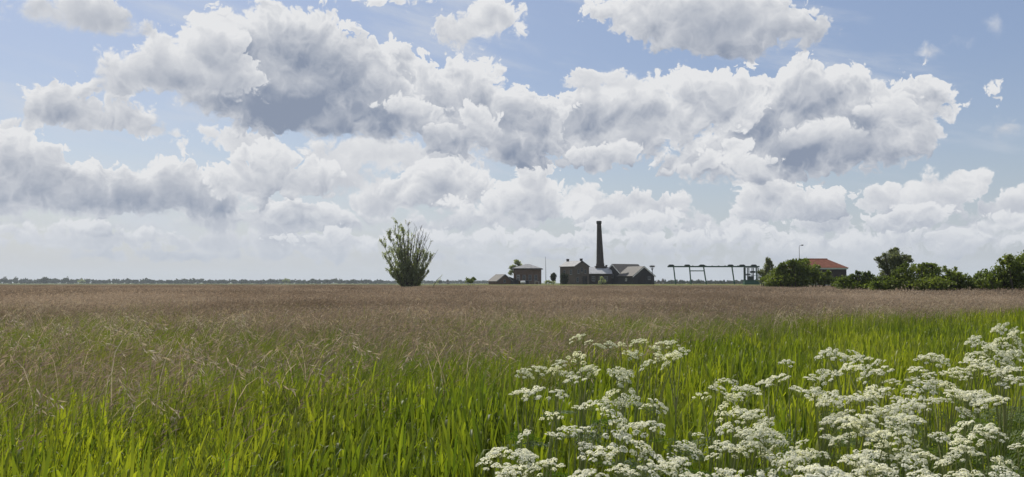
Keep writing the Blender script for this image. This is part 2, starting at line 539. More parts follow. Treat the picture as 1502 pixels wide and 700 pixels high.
M['far_leaf'] = leaf_mat('far_leaf', [(0.018, 0.030, 0.014), (0.030, 0.045, 0.018), (0.045, 0.06, 0.024)], 0.02, 0.2, 0.8, 0.1, 0.01)
M['olive_g'] = leaf_mat('thin_grass', [(0.055, 0.085, 0.015), (0.09, 0.125, 0.022), (0.15, 0.17, 0.04)], 0.7, 0.45, 0.5, 0.3, 0.4, (1.3, 1.4, 0.6))
M['bark'] = plain_mat('bark', (0.055, 0.045, 0.035), (0.11, 0.095, 0.08), 2, 0.9)
M['brick_wall'] = brick_mat('brown_brick', (0.135, 0.105, 0.080), (0.100, 0.078, 0.060), (0.12, 0.11, 0.095))
M['brick_red'] = brick_mat('red_brown_brick', (0.150, 0.090, 0.060), (0.110, 0.068, 0.048), (0.13, 0.11, 0.095))
M['brick_dark'] = brick_mat('sooty_brick', (0.058, 0.046, 0.040), (0.040, 0.034, 0.031), (0.06, 0.055, 0.05))
M['tar_wood'] = plain_mat('tarred_boards', (0.016, 0.016, 0.017), (0.032, 0.031, 0.032), 1.2, 0.75, 0.25, stretch=(1, 1, 0.15))
M['zinc'] = plain_mat('pale_metal_roof', (0.10, 0.105, 0.115), (0.19, 0.195, 0.21), 1.2, 0.6, 0.35)
M['zinc_pale'] = plain_mat('bright_metal_roof', (0.30, 0.31, 0.33), (0.42, 0.43, 0.45), 1.2, 0.5, 0.4)
M['slate'] = plain_mat('grey_tiles', (0.036, 0.033, 0.031), (0.064, 0.059, 0.054), 1.4, 0.65, 0.35)
M['slate_dark'] = plain_mat('dark_tiles', (0.026, 0.023, 0.021), (0.045, 0.041, 0.038), 1.4, 0.65, 0.35)
M['red_tile'] = plain_mat('red_tiles', (0.17, 0.065, 0.042), (0.24, 0.095, 0.062), 1.6, 0.8, 0.2)
M['white_paint'] = plain_mat('white_paint', (0.62, 0.62, 0.60), (0.76, 0.76, 0.74), 2, 0.6)
M['fascia'] = plain_mat('pale_green_paint', (0.38, 0.44, 0.38), (0.46, 0.52, 0.45), 2, 0.6)
M['green_paint'] = plain_mat('green_paint', (0.010, 0.060, 0.034), (0.016, 0.085, 0.05), 2, 0.5, 0.4)
M['green_dark'] = plain_mat('dark_green_paint', (0.008, 0.022, 0.016), (0.013, 0.032, 0.022), 2, 0.6, 0.3)
M['glass'] = plain_mat('dark_glass', (0.02, 0.022, 0.025), (0.035, 0.038, 0.04), 1, 0.15, 0.6)
M['steel'] = plain_mat('grey_steel', (0.16, 0.17, 0.18), (0.22, 0.23, 0.24), 2, 0.5, 0.5)
M['nest'] = plain_mat('twigs', (0.03, 0.024, 0.018), (0.06, 0.05, 0.035), 6, 0.9)
M['door'] = plain_mat('dark_door', (0.020, 0.018, 0.017), (0.03, 0.028, 0.026), 2, 0.7)

# ------------------------------------------------------------------ ground
m, n = material('soil_and_moss')
t = n.node('ShaderNodeNewGeometry')
f1 = n.ramp(n.noise(t.outputs['Position'], 0.02, 6, 0.6, '3D'), 0.35, 0.65)
f2 = n.ramp(n.noise(t.outputs['Position'], 1.5, 6, 0.7, '3D'), 0.3, 0.7)
c = n.mix(f2, (0.030, 0.036, 0.014), (0.060, 0.062, 0.026))
sp = n.node('ShaderNodeSeparateXYZ'); n.put(sp.inputs[0], t.outputs['Position'])
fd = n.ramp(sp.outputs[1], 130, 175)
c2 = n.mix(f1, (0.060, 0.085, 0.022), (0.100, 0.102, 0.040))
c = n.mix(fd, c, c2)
pb = n.node('ShaderNodeBsdfPrincipled'); n.put(pb.inputs['Base Color'], c)
pb.inputs['Roughness'].default_value = 1.0; pb.inputs['Specular IOR Level'].default_value = 0.05
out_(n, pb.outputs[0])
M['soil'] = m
R_ = [0, 6, 20, 60, 160, 400, 1000, 2500, 6000, 12000]
gv = [(0, 0, 0)]; gf = []
NS = 48
for r in R_[1:]:
    for k in range(NS):
        gv.append((r * math.cos(2 * math.pi * k / NS), r * math.sin(2 * math.pi * k / NS), 0))
for k in range(NS):
    gf.append((0, 1 + k, 1 + (k + 1) % NS))
for i in range(len(R_) - 2):
    for k in range(NS):
        a, b = 1 + i * NS + k, 1 + i * NS + (k + 1) % NS
        gf.append((a, a + NS, b + NS, b))
g = MB(); g.add(gv, gf)
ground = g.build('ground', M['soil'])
tag(ground, 'flat marshy meadow ground under the grass, running to the horizon', kind='structure')

m2, n = material('dike_grass')
t = n.node('ShaderNodeNewGeometry')
f = n.ramp(n.noise(t.outputs['Position'], 0.35, 6, 0.7, '3D'), 0.3, 0.7)
c = n.mix(f, (0.085, 0.105, 0.030), (0.150, 0.140, 0.062))
pb = n.node('ShaderNodeBsdfPrincipled'); n.put(pb.inputs['Base Color'], c)
pb.inputs['Roughness'].default_value = 1.0; pb.inputs['Specular IOR Level'].default_value = 0.05
out_(n, pb.outputs[0])
M['dike'] = m2
# low grassed dike that carries the pumping station
DIKE_Z = 1.15
dv, df = [], []
xs = np.arange(-300, 301, 4.0)
prof = [(252, -0.15), (258, 0.5), (262, 1.0), (266, 1.0), (420, 1.0), (436, -0.15)]
for i, x in enumerate(xs):
    for (y, s_) in prof:
        h = DIKE_Z * (1 + 0.10 * mnoise.noise((x * 0.05, y * 0.02, 0)) + 0.03 * mnoise.noise((x * .4, y, 3)))
        fade = min(1, max(0, (x + 75) / 55.0))
        dv.append((x, y + 2 * mnoise.noise((x * 0.03, 0, 5)), s_ * h * fade - 0.02))
for i in range(len(xs) - 1):
    for j in range(len(prof) - 1):
        a = i * len(prof) + j
        df.append((a, a + len(prof), a + len(prof) + 1, a + 1))
g = MB(); g.add(dv, df)
tag(g.build('embankment', M['dike'], smooth=True), 'low grass dike carrying the old pumping station buildings', kind='structure')


# ------------------------------------------------------------------ grasses
def ribbons(P0, P1, P2, P3, width, nseg, side=None, base_w=0.6):
    """many curved leaf blades at once from cubic control points (n,3); returns verts, quads"""
    n_ = len(P0)
    t = np.linspace(0, 1, nseg + 1)[None, :, None]
    Q = (P0[:, None] * (1 - t) ** 3 + 3 * P1[:, None] * t * (1 - t) ** 2 + 3 * P2[:, None] * t * t * (1 - t) + P3[:, None] * t ** 3)
    if side is None:
        a = RNG.uniform(0, 2 * np.pi, n_)
        side = np.stack([np.cos(a), np.sin(a), np.zeros(n_)], 1)
    tt = t[..., 0]
    prof = np.where(tt < 0.3, base_w + (1 - base_w) * tt / 0.3, np.sqrt(np.clip(1 - ((tt - 0.3) / 0.7) ** 2, 0, 1)) * 0.97 + 0.03)
    hw = 0.5 * np.asarray(width).reshape(-1, 1, 1) * prof[..., None]
    L_ = Q - side[:, None] * hw
    R2 = Q + side[:, None] * hw
    Vv = np.stack([L_, R2], 2).reshape(-1, 3)
    base = (np.arange(n_) * (nseg + 1) * 2)[:, None] + (np.arange(nseg) * 2)[None]
    b = base.ravel()
    Fq = np.stack([b, b + 1, b + 3, b + 2], 1)
    return Vv, Fq


def slivers(Pc, dirs, length, width):
    """flat diamonds: small spikelets or leaves, (n,3) centres"""
    n_ = len(Pc)
    a = RNG.normal(size=(n_, 3))
    s_ = np.cross(dirs, a); s_ /= np.linalg.norm(s_, axis=1, keepdims=True) + 1e-9
    L_ = np.asarray(length).reshape(-1, 1) * 0.5; w = np.asarray(width).reshape(-1, 1) * 0.5
    Vv = np.stack([Pc - dirs * L_, Pc + s_ * w, Pc + dirs * L_, Pc - s_ * w], 1).reshape(-1, 3)
    b = np.arange(n_) * 4
    return Vv, np.stack([b, b + 1, b + 2, b + 3], 1)


def unit(v):
    return v / (np.linalg.norm(v, axis=-1, keepdims=True) + 1e-9)


class Bag:
    def __init__(s):
        s.V, s.F, s.mi, s.var, s.n = [], [], [], [], 0

    def add(s, VF, mi, var=0):
        V_, F_ = VF
        s.V.append(V_); s.F.append(F_ + s.n); s.mi.append(np.full(len(F_), mi)); s.var.append(np.full(len(V_), var))
        s.n += len(V_)

    def arrays(s):
        return np.concatenate(s.V), np.concatenate(s.F), np.concatenate(s.mi), np.concatenate(s.var)


WIND = np.array([0.16, -0.05, 0.0])


def reed_clump(bag, var, n_shoot, size, h0, h1, lw=0.019, lpz=7, sparse=1.0):
    bx = RNG.uniform(-size / 2, size / 2, (n_shoot, 2))
    H = RNG.uniform(h0, h1, n_shoot)
    lean = RNG.normal(0, 0.07, (n_shoot, 2)) + WIND[:2] * 0.6
    z0 = np.zeros(n_shoot)
    B = np.stack([bx[:, 0], bx[:, 1], z0], 1)
    T = B + np.stack([lean[:, 0] * H, lean[:, 1] * H, H * 0.72], 1)
    bag.add(ribbons(B, B + (T - B) * 0.33, B + (T - B) * 0.66, T, np.full(n_shoot, 0.006), 2, base_w=1.0), 1, var)
    for k in range(lpz):
        f = 0.25 + 0.75 * k / (lpz - 1) + RNG.uniform(-0.05, 0.05, n_shoot)
        f = np.clip(f, 0, 1)
        P0 = B + (T - B) * f[:, None]
        a = RNG.uniform(0, 2 * np.pi, n_shoot)
        L_ = H * RNG.uniform(0.22, 0.42, n_shoot)
        spread = (0.48 - 0.36 * f) * RNG.uniform(0.5, 1.4, n_shoot)
        out = np.stack([np.cos(a), np.sin(a), np.zeros(n_shoot)], 1) + WIND * 1.6
        up = np.array([0, 0, 1.0])
        P1 = P0 + (up * 0.40 + out * spread[:, None] * 0.25) * L_[:, None]
        P2 = P0 + (up * 0.75 + out * spread[:, None] * 0.8) * L_[:, None]
        droop = RNG.uniform(0, 1, n_shoot) ** 3 * 0.5
        P3 = P0 + (up * (1.0 - droop)[:, None] + out * (spread * 1.4 + droop * 0.5)[:, None]) * L_[:, None]
        side = unit(np.cross(out + RNG.normal(0, 0.5, out.shape), up))
        mi_ = 2 if (k == 1 and lpz == 7) else 0
        if mi_ == 2:                         # a few old leaves have dried or folded over
            q = RNG.uniform(size=n_shoot) < 0.35
            P3[q] = P2[q] + (WIND * 2 + np.array([0.1, 0, -0.5])) * L_[q][:, None] * 0.6
            bag.add(ribbons(P0[q], P1[q], P2[q], P3[q], lw * 0.6 * np.ones(q.sum()), 4, side[q]), 2, var)
            q = ~q
            bag.add(ribbons(P0[q], P1[q], P2[q], P3[q], lw * RNG.uniform(0.7, 1.15, q.sum()), 4, side[q]), 0, var)
            continue
        bag.add(ribbons(P0, P1, P2, P3, lw * RNG.uniform(0.6, 1.2, n_shoot), 4, side), 0, var)


def panicle(bag, var, T, D_, L_, nb, mi, w=0.006, spread=0.35):
    """drooping feathery seed head: T tip of the stem, D_ its direction, L_ length (n,)"""
    n_ = len(T)
    for k in range(nb):
        f = (k + RNG.uniform(0, 1, n_)) / nb
        r = spread * np.sin(np.pi * (0.12 + 0.85 * f)) * L_
        a = RNG.uniform(0, 2 * np.pi, n_)
        o = np.stack([np.cos(a), np.sin(a), RNG.uniform(-0.6, 0.3, n_)], 1)
        c_ = T + D_ * (L_ * f)[:, None] + o * (r * 0.5)[:, None] + WIND * (L_ * 0.5)[:, None]
        d = unit(o + D_ * 1.3 + WIND * 2)
        bag.add(slivers(c_, d, L_ * RNG.uniform(0.22, 0.38, n_), w * RNG.uniform(0.7, 1.5, n_)), mi, var)


def brown_clump(bag, var, n_st, size, h0, h1, nb=6, pw=0.008, sw=0.0025, leaves=30, lw=0.006, mi_p=0, mi_l=1, mi_s=2, seg=2, pl=(0.12, 0.22)):
    bx = RNG.uniform(-size / 2, size / 2, (n_st, 2))
    H = RNG.uniform(h0, h1, n_st)
    B = np.stack([bx[:, 0], bx[:, 1], np.zeros(n_st)], 1)
    lean = RNG.normal(0, 0.07, (n_st, 2)) + WIND[:2]
    T = B + np.stack([lean[:, 0] * H, lean[:, 1] * H, H * 0.9], 1)
    mid = B + np.stack([lean[:, 0] * H * 0.2, lean[:, 1] * H * 0.2, H * 0.5], 1)
    bag.add(ribbons(B, B + (mid - B) * 0.6, mid + (T - mid) * .3, T, np.full(n_st, sw), seg, base_w=1.0), mi_s, var)
    D_ = unit(np.stack([lean[:, 0] * 2 + 0.2, lean[:, 1] * 2, RNG.uniform(0.3, 1.0, n_st)], 1))
    panicle(bag, var, T, D_, RNG.uniform(pl[0], pl[1], n_st), nb, mi_p, pw)
    if leaves:
        q = RNG.uniform(-size / 2, size / 2, (leaves, 2))
        P0 = np.stack([q[:, 0], q[:, 1], RNG.uniform(0, 0.3, leaves)], 1)
        L_ = RNG.uniform(0.45, 0.8, leaves) * h1
        a = RNG.uniform(0, 2 * np.pi, leaves)
        o = np.stack([np.cos(a), np.sin(a), np.zeros(leaves)], 1) * RNG.uniform(0.05, 0.5, leaves)[:, None] + WIND
        up = np.array([0, 0, 1.0])
        bag.add(ribbons(P0, P0 + (up * .4 + o * .1) * L_[:, None], P0 + (up * .8 + o * .5) * L_[:, None],
                        P0 + (up * RNG.uniform(0.7, 1.0, leaves)[:, None] + o * 1.3) * L_[:, None], np.full(leaves, lw), 3), mi_l, var)


def scatter_object(name, bag, nvar, pts, rot, scl, idx, mats, label, cat):
    """ONE mesh object whose own clumps are repeated on its own points by geometry nodes"""
    V_, F_, mi, var = bag.arrays()
    n0 = len(V_)
    me = np_mesh(name, np.concatenate([V_, pts]), F_, mats, mi)
    nv = len(me.vertices)

    def attr(nm, typ, data):
        at_ = me.attributes.new(nm, typ, 'POINT')
        at_.data.foreach_set('vector' if typ == 'FLOAT_VECTOR' else 'value', data)
    attr('variant', 'INT', np.concatenate([var, np.full(len(pts), -1)]).astype(np.int32))
    attr('pick', 'INT', np.concatenate([np.zeros(n0), idx]).astype(np.int32))
    attr('turn', 'FLOAT_VECTOR', np.concatenate([np.zeros((n0, 3)), rot]).astype(np.float32).ravel())
    attr('size', 'FLOAT_VECTOR', np.concatenate([np.ones((n0, 3)), scl]).astype(np.float32).ravel())
    o = link(name, me)
    ng = bpy.data.node_groups.new(name + '_nodes', 'GeometryNodeTree')
    ng.interface.new_socket('Geometry', in_out='INPUT', socket_type='NodeSocketGeometry')
    ng.interface.new_socket('Geometry', in_out='OUTPUT', socket_type='NodeSocketGeometry')
    N, L_ = ng.nodes, ng.links
    gi, go = N.new('NodeGroupInput'), N.new('NodeGroupOutput')

    def named(nm, typ):
        q = N.new('GeometryNodeInputNamedAttribute'); q.data_type = typ; q.inputs[0].default_value = nm
        return next(s_ for s_ in q.outputs if s_.enabled and s_.name == 'Attribute')

    def sep_eq(k):
        c_ = N.new('FunctionNodeCompare'); c_.data_type = 'INT'; c_.operation = 'EQUAL'
        ins = [s_ for s_ in c_.inputs if s_.enabled]
        L_.new(named('variant', 'INT'), ins[0]); ins[1].default_value = k
        q = N.new('GeometryNodeSeparateGeometry'); q.domain = 'POINT'
        L_.new(gi.outputs[0], q.inputs[0]); L_.new(c_.outputs[0], q.inputs[1])
        return q.outputs[0]
    join = N.new('GeometryNodeJoinGeometry')
    for k in reversed(range(nvar)):
        g2 = N.new('GeometryNodeGeometryToInstance')
        L_.new(sep_eq(k), g2.inputs[0]); L_.new(g2.outputs[0], join.inputs[0])
    ip = N.new('GeometryNodeInstanceOnPoints')
    L_.new(sep_eq(-1), ip.inputs['Points']); L_.new(join.outputs[0], ip.inputs['Instance'])
    ip.inputs['Pick Instance'].default_value = True
    L_.new(named('pick', 'INT'), ip.inputs['Instance Index'])
    L_.new(named('turn', 'FLOAT_VECTOR'), ip.inputs['Rotation'])
    L_.new(named('size', 'FLOAT_VECTOR'), ip.inputs['Scale'])
    L_.new(ip.outputs[0], go.inputs[0])
    md = o.modifiers.new('repeat', 'NODES'); md.node_group = ng
    tag(o, label, cat, kind='stuff')
    return o


EDGE_X = [-600, 0, 300, 560, 800, 1000, 1200, 1500, 2100]
EDGE_D = [4.6, 5.4, 6.6, 7.6, 8.6, 12.5, 20, 30, 34]


def green_edge(x, y):
    return np.interp(W0 / 2 + F * x / np.maximum(y, 0.1), EDGE_X, EDGE_D)


def nz(x, y, s, seed=0.0):
    return np.array([mnoise.noise((a * s + seed, b * s, seed)) for a, b in zip(x, y)])


def wedge(r0, r1, spacing, half=math.radians(36), jit=0.5):
    """jittered grid inside the part of the field that can be seen"""
    xs_ = np.arange(-r1, r1, spacing); ys_ = np.arange(0.2, r1, spacing)
    X, Y = np.meshgrid(xs_, ys_)
    X = X.ravel() + RNG.uniform(-jit, jit, X.size) * spacing
    Y = Y.ravel() + RNG.uniform(-jit, jit, Y.size) * spacing
    R2 = np.hypot(X, Y)
    k = (R2 >= r0) & (R2 < r1) & (np.abs(np.arctan2(X, Y)) < half)
    return X[k], Y[k]


def spread_rot(n_, tilt=0.06):
    return np.stack([RNG.normal(0, tilt, n_), RNG.normal(0, tilt, n_), RNG.uniform(-0.7, 0.7, n_)], 1)


# 1. young reed with broad leaves, nearest and along the right
bag = Bag()
for k in range(6): reed_clump(bag, k, 24, 0.44, 0.60, 0.88, 0.0155)
for k in range(6, 9): reed_clump(bag, k, 60, 1.1, 0.66, 0.84, 0.017, 4)
X, Y = wedge(2.2, 15, 0.27)
k = Y < green_edge(X, Y) * (1 + 0.22 * nz(X, Y, 0.35)) + 0.4 * RNG.normal(size=len(X))
X, Y = X[k], Y[k]
idx = RNG.integers(0, 6, len(X))
X2, Y2 = wedge(15, 44, 0.75)
k = Y2 < green_edge(X2, Y2) * (1 + 0.15 * nz(X2, Y2, 0.12)) + 1.6 * RNG.normal(size=len(X2))
X2, Y2 = X2[k], Y2[k]
# green drifts inside the brown belt
X3, Y3 = wedge(6.5, 24, 0.42)
g3 = nz(X3, Y3, 0.16, 4.4)
k = (Y3 > green_edge(X3, Y3)) & (g3 + 0.12 * RNG.normal(size=len(X3)) > 0.16)
X3, Y3 = X3[k], Y3[k]
Xa, Ya = np.concatenate([X, X2, X3]), np.concatenate([Y, Y2, Y3])
idx = np.concatenate([idx, RNG.integers(6, 9, len(X2)), RNG.integers(0, 6, len(X3))])
hs = 1.0 + 0.20 * nz(Xa, Ya, 0.45, 9.0) + RNG.normal(0, 0.06, len(Xa))
# reed keeps clear where the cow parsley stands on the near right
sc3 = np.stack([np.ones(len(Xa)), np.ones(len(Xa)), hs], 1)
scatter_object('reed_bed', bag, 9, np.stack([Xa, Ya, np.zeros(len(Xa))], 1), spread_rot(len(Xa)), sc3, idx,
               [M['reed'], M['reed_stem'], M['straw']], 'fresh yellow-green reed with broad upright leaves filling the near field', 'reeds')
print('reed', len(Xa))

# 2. mixed meadow grass with brown seed heads behind the reed
bag = Bag()
for k in range(6): brown_clump(bag, k, [7, 7, 10, 12, 20, 34][k], 0.6, 0.76, 1.15, nb=8, pw=0.0048, sw=0.002, leaves=[110, 100, 90, 80, 50, 40][k], lw=0.007)
X, Y = wedge(4.5, 26, 0.40)
e = green_edge(X, Y)
k = (Y > e * 0.93 + 0.8 * RNG.normal(size=len(X)))
X, Y = X[k], Y[k]
hs = 1.0 + 0.12 * nz(X, Y, 0.4, 2.0) + RNG.normal(0, 0.05, len(X))
scatter_object('meadow_grass', bag, 6, np.stack([X, Y, np.zeros(len(X))], 1), spread_rot(len(X)), np.stack([np.ones(len(X)), np.ones(len(X)), hs], 1),
               np.clip(((nz(X, Y, 0.22, 8.0) * 1.5 + 0.42) * 6 + RNG.normal(0, .8, len(X))).astype(int), 0, 5), [M['plume'], M['olive'], M['straw']],
               'olive meadow grass mixed with thin brown seed heads in the middle of the field', 'grass')
print('meadow', len(X))

# 3. brown seed-head belt up to the far edge
bag = Bag()
for k in range(4): brown_clump(bag, k, [55, 90, 120, 130][k], 1.3, 0.88, 1.12, nb=5, pw=0.014, sw=0.004, leaves=50, lw=0.010, seg=1)
for k in range(4, 7): brown_clump(bag, k, 420, 4.0, 0.84, 1.14, nb=4, pw=0.035, sw=0.008, leaves=90, lw=0.02, seg=1, pl=(0.14, 0.28))
X, Y = wedge(13, 46, 0.95)
k = Y > np.maximum(green_edge(X, Y) * 0.97, 18 + 4 * nz(X, Y, 0.07, 5.0)) + 1.2 * RNG.normal(size=len(X))
X, Y = X[k], Y[k]
X2, Y2 = wedge(44, 235, 3.0)
k = Y2 < np.where(X2 < -28, 222, 158) - 10 * nz(X2, Y2, 0.03)
X2, Y2 = X2[k], Y2[k]
Xa, Ya = np.concatenate([X, X2]), np.concatenate([Y, Y2])
idx = np.concatenate([np.clip(((nz(X, Y, 0.13, 6.0) * 1.4 + 0.6) * 4 + RNG.normal(0, .5, len(X))).astype(int), 0, 3), RNG.integers(4, 7, len(X2))])
hs = 1.0 + 0.10 * nz(Xa, Ya, 0.1, 3.0) + RNG.normal(0, 0.05, len(Xa))
scatter_object('seed_head_grass', bag, 7, np.stack([Xa, Ya, np.zeros(len(Xa))], 1), spread_rot(len(Xa), 0.02), np.stack([np.ones(len(Xa)), np.ones(len(Xa)), hs], 1),
               idx, [M['plume'], M['olive'], M['straw']],
               'purple-brown belt of flowering grass stretching to the far edge of the field', 'grass')
print('brown', len(Xa))

# 4. pale dry stalks of last year, bent over, scattered above the rest
bag = Bag()
for k in range(8):
    n_ = 3
    B = np.stack([RNG.uniform(-.15, .15, n_), RNG.uniform(-.15, .15, n_), np.zeros(n_)], 1)
    H = RNG.uniform(1.0, 1.24, n_)
    a = RNG.uniform(-0.6, 0.8, n_) + (np.pi if k % 3 == 2 else 0)
    o = np.stack([np.cos(a), np.sin(a) * 0.6, np.zeros(n_)], 1) * RNG.uniform(0.15, 0.5, n_)[:, None]
    up = np.array([0, 0, 1.0])
    T = B + up * (H * 0.93)[:, None] + o
    bag.add(ribbons(B, B + up * (H * .5)[:, None], B + up * (H * 1.05)[:, None] + o * .25, T, np.full(n_, 0.0075), 7, base_w=1.0), 0, k)
    panicle(bag, k, T, unit(o + np.array([0, 0, -0.25])), RNG.uniform(0.14, 0.26, n_), 12, 0, 0.008, 0.34)
X, Y = wedge(5.2, 34, 0.62)
left = np.interp(W0 / 2 + F * X / Y, [-300, 0, 450, 900, 1500], [1, 1, 0.8, 0.5, 0.4])
k = (RNG.uniform(size=len(X)) < left) & (Y > green_edge(X, Y) * 0.9)
X, Y = X[k], Y[k]
scatter_object('dry_stalks', bag, 8, np.stack([X, Y, np.zeros(len(X))], 1), spread_rot(len(X), 0.10), np.stack([RNG.uniform(.85, 1.1, len(X))] * 3, 1),
               RNG.integers(0, 8, len(X)), [M['straw']], 'pale dry stalks with nodding heads standing above the meadow grass', 'dry stalks')

# ------------------------------------------------------------------ buildings of the pumping station
def slab(mb, a, b, c, d, th, mi=0):
    """roof plane a,b,c,d (counter-clockwise from outside) with thickness th"""
    a, b, c, d = map(Vector, (a, b, c, d))
    nrm = (b - a).cross(d - a).normalized() * th
    mb.add([a, b, c, d, a - nrm, b - nrm, c - nrm, d - nrm],
           [(0, 1, 2, 3), (7, 6, 5, 4), (0, 4, 5, 1), (1, 5, 6, 2), (2, 6, 7, 3), (3, 7, 4, 0)], mi)


def opening(kind, parent, p, ux, w, h, frame_m, pane_m, bars=1, out=None):
    """window or door on a wall; p bottom centre, ux unit vector along the wall, out unit normal"""
    ux, out, p = Vector(ux), Vector(out), Vector(p)
    uz = Vector((0, 0, 1))

    def bx_(mb, x0, x1, z0, z1, d0, d1):
        q = [p + ux * x + uz * z + out * d for z in (z0, z1) for (x, d) in ((x0, d1), (x1, d1), (x1, d0), (x0, d0))]
        mb.add(q, [(3, 2, 1, 0), (4, 5, 6, 7), (0, 1, 5, 4), (1, 2, 6, 5), (2, 3, 7, 6), (3, 0, 4, 7)])
    if kind == 'window':
        mb = MB()
        f = 0.07
        bx_(mb, -w / 2, -w / 2 + f, 0, h, -0.02, 0.05); bx_(mb, w / 2 - f, w / 2, 0, h, -0.02, 0.05)
        bx_(mb, -w / 2 + f, w / 2 - f, 0, f, -0.02, 0.047); bx_(mb, -w / 2 + f, w / 2 - f, h - f, h, -0.02, 0.047)
        for k in range(bars):
            x = -w / 2 + w * (k + 1) / (bars + 1)
            bx_(mb, x - 0.02, x + 0.02, f, h - f, -0.02, 0.042)
        bx_(mb, -w / 2 + f, w / 2 - f, h * .5 - .02, h * .5 + .02, -0.02, 0.038)
        o = mb.build('window', frame_m, parent)
        mb = MB(); bx_(mb, -w / 2 + f * .5, w / 2 - f * .5, f * .5, h - f * .5, -0.01, 0.02)
        mb.build('pane', pane_m, o)
        mb = MB(); bx_(mb, -w / 2 - 0.08, w / 2 + 0.08, -0.10, -0.004, -0.02, 0.12)
        mb.build('sill', M['steel'], o)
    else:
        mb = MB(); bx_(mb, -w / 2, w / 2, 0, h, -0.02, 0.06)
        o = mb.build('door', pane_m, parent)
        mb = MB()
        bx_(mb, -w / 2 - .1, -w / 2 - .002, 0, h + .1, -0.02, 0.10); bx_(mb, w / 2 + .002, w / 2 + .1, 0, h + .1, -0.02, 0.10)
        bx_(mb, -w / 2, w / 2, h + .002, h + .1, -0.02, 0.10)
        mb.build('door_frame', frame_m, o)
    return o


def gable_house(name, label, cat, corner, rz, w, d, ze, zr, mw, mr, verge=None, over=0.35, th=0.16, verge_w=0.22):
    """ridge runs along local y; the gable wall is at local y = 0; origin at the near-left base corner"""
    r = empty(name, corner, rz)
    tag(r, label, cat)
    g = MB()
    pts = lambda y: [(0, y, 0), (w, y, 0), (w, y, ze), (w / 2, y, zr), (0, y, ze)]
    g.add(pts(0) + pts(d), [(0, 1, 2, 3, 4), (9, 8, 7, 6, 5), (0, 4, 9, 5), (1, 6, 7, 2), (4, 3, 8, 9), (3, 2, 7, 8)])
    g.build('wall', mw, r)
    sl = (zr - ze) / (w / 2)
    zo = ze - over * sl
    e = 0.02
    for s_ in (0, 1):
        g = MB()
        if s_ == 0:
            slab(g, (-over, -over, zo + th), (w / 2, -over, zr + th), (w / 2, d + over, zr + th), (-over, d + over, zo + th), -th + e)
        else:
            slab(g, (w + over, d + over, zo + th), (w / 2 + .003, d + over, zr + th), (w / 2 + .003, -over, zr + th), (w + over, -over, zo + th), -th + e)
        g.build('roof', mr, r)
    if verge:
        for s_ in (0, 1):
            g = MB()
            x0, x1 = (-over, w / 2) if s_ == 0 else (w + over, w / 2)
            for yy in (-over - 0.05, ):
                q = [Vector((x0, yy, zo + th + .03)), Vector((x1, yy, zr + th + .03)), Vector((x1, yy, zr + th - verge_w)), Vector((x0, yy, zo + th - verge_w))]
                g.add(q + [p + Vector((0, 0.14, 0)) for p in q], [(0, 1, 2, 3), (7, 6, 5, 4), (0, 4, 5, 1), (1, 5, 6, 2), (2, 6, 7, 3), (3, 7, 4, 0)])
            g.build('verge_board', verge, r)
    g = MB(); g.box(w / 2 - .12, w / 2 + .12, -over + .01, d + over - .01, zr + th - .02, zr + th + .07)
    g.build('ridge', mr, r)
    return r


def base(px, D, z=DIKE_Z - 0.1):
    return (gx(px, D), D, z)


ZB = DIKE_Z - 0.1
rd = math.radians
# two-storey brick house with a pale roof
h = gable_house('engine_house', 'two-storey brown brick gabled house with pale roof and two chimneys, left of the tall stack', 'house',
                base(842.6, 276), rd(40), 6.4, 6.6, zof(391.5, 278) - ZB, zof(383.8, 280) - ZB, M['brick_wall'], M['zinc'], None, 0.25, 0.14)
UX, UY = (1, 0, 0), (0, 1, 0)
opening('door', h, (4.5, 0, 0), UX, 1.7, 2.6, M['brick_dark'], M['door'], out=(0, -1, 0))
opening('window', h, (3.2, 0, 4.0), UX, 1.0, 1.5, M['steel'], M['glass'], 1, (0, -1, 0))
opening('window', h, (1.7, 0, 3.6), UX, .8, 1.2, M['steel'], M['glass'], 1, (0, -1, 0))
opening('window', h, (4.7, 0, 3.6), UX, .8, 1.2, M['steel'], M['glass'], 1, (0, -1, 0))
opening('window', h, (1.3, 0, 0.9), UX, .9, 1.4, M['steel'], M['glass'], 1, (0, -1, 0))
for yy in (1.6, 4.6):
    opening('window', h, (0, yy, 3.2), (0, -1, 0), .9, 1.4, M['steel'], M['glass'], 1, (-1, 0, 0))
for yy in (-0.02, 6.1):
    g = MB(); zr_ = zof(383.8, 280) - ZB
    g.box(2.85, 3.55, yy, yy + .55, zr_ - .5, zr_ + .75); g.box(2.78, 3.62, yy - .07, yy + .62, zr_ + .753, zr_ + .9)
    g.build('chimney', M['brick_dark'], h)
# low link building with pale roof
D = 283
zl, zr_ = zof(400.6, D) - ZB, zof(391.6, D) - ZB
h = empty('boiler_house', base(864, D)); tag(h, 'low dark boiler house with long pale metal roof at the foot of the tall stack', 'outbuilding')
wl = (897 - 864) / F * D
g = MB(); g.add([(0, 0, 0), (wl, 0, 0), (wl, 6, 0), (0, 6, 0), (0, 0, zl), (wl, 0, zl), (wl, 6, zl), (0, 6, zl), (0, 3, zr_ - .15), (wl, 3, zr_ - .15)],
                [(0, 1, 5, 4), (1, 2, 6, 9, 5), (2, 3, 7, 6), (3, 0, 4, 8, 7)])
g.build('wall', M['brick_dark'], h)
for a_ in (0, 1):
    g = MB()
    if a_ == 0: slab(g, (-.2, -.4, zl - .2), (wl + .2, -.4, zl - .2), (wl + .2, 3, zr_), (-.2, 3, zr_), .12)
    else: slab(g, (wl + .2, 6.4, zl - .2), (-.2, 6.4, zl - .2), (-.2, 3.003, zr_), (wl + .2, 3.003, zr_), .12)
    g.build('roof', M['zinc_pale'], h)
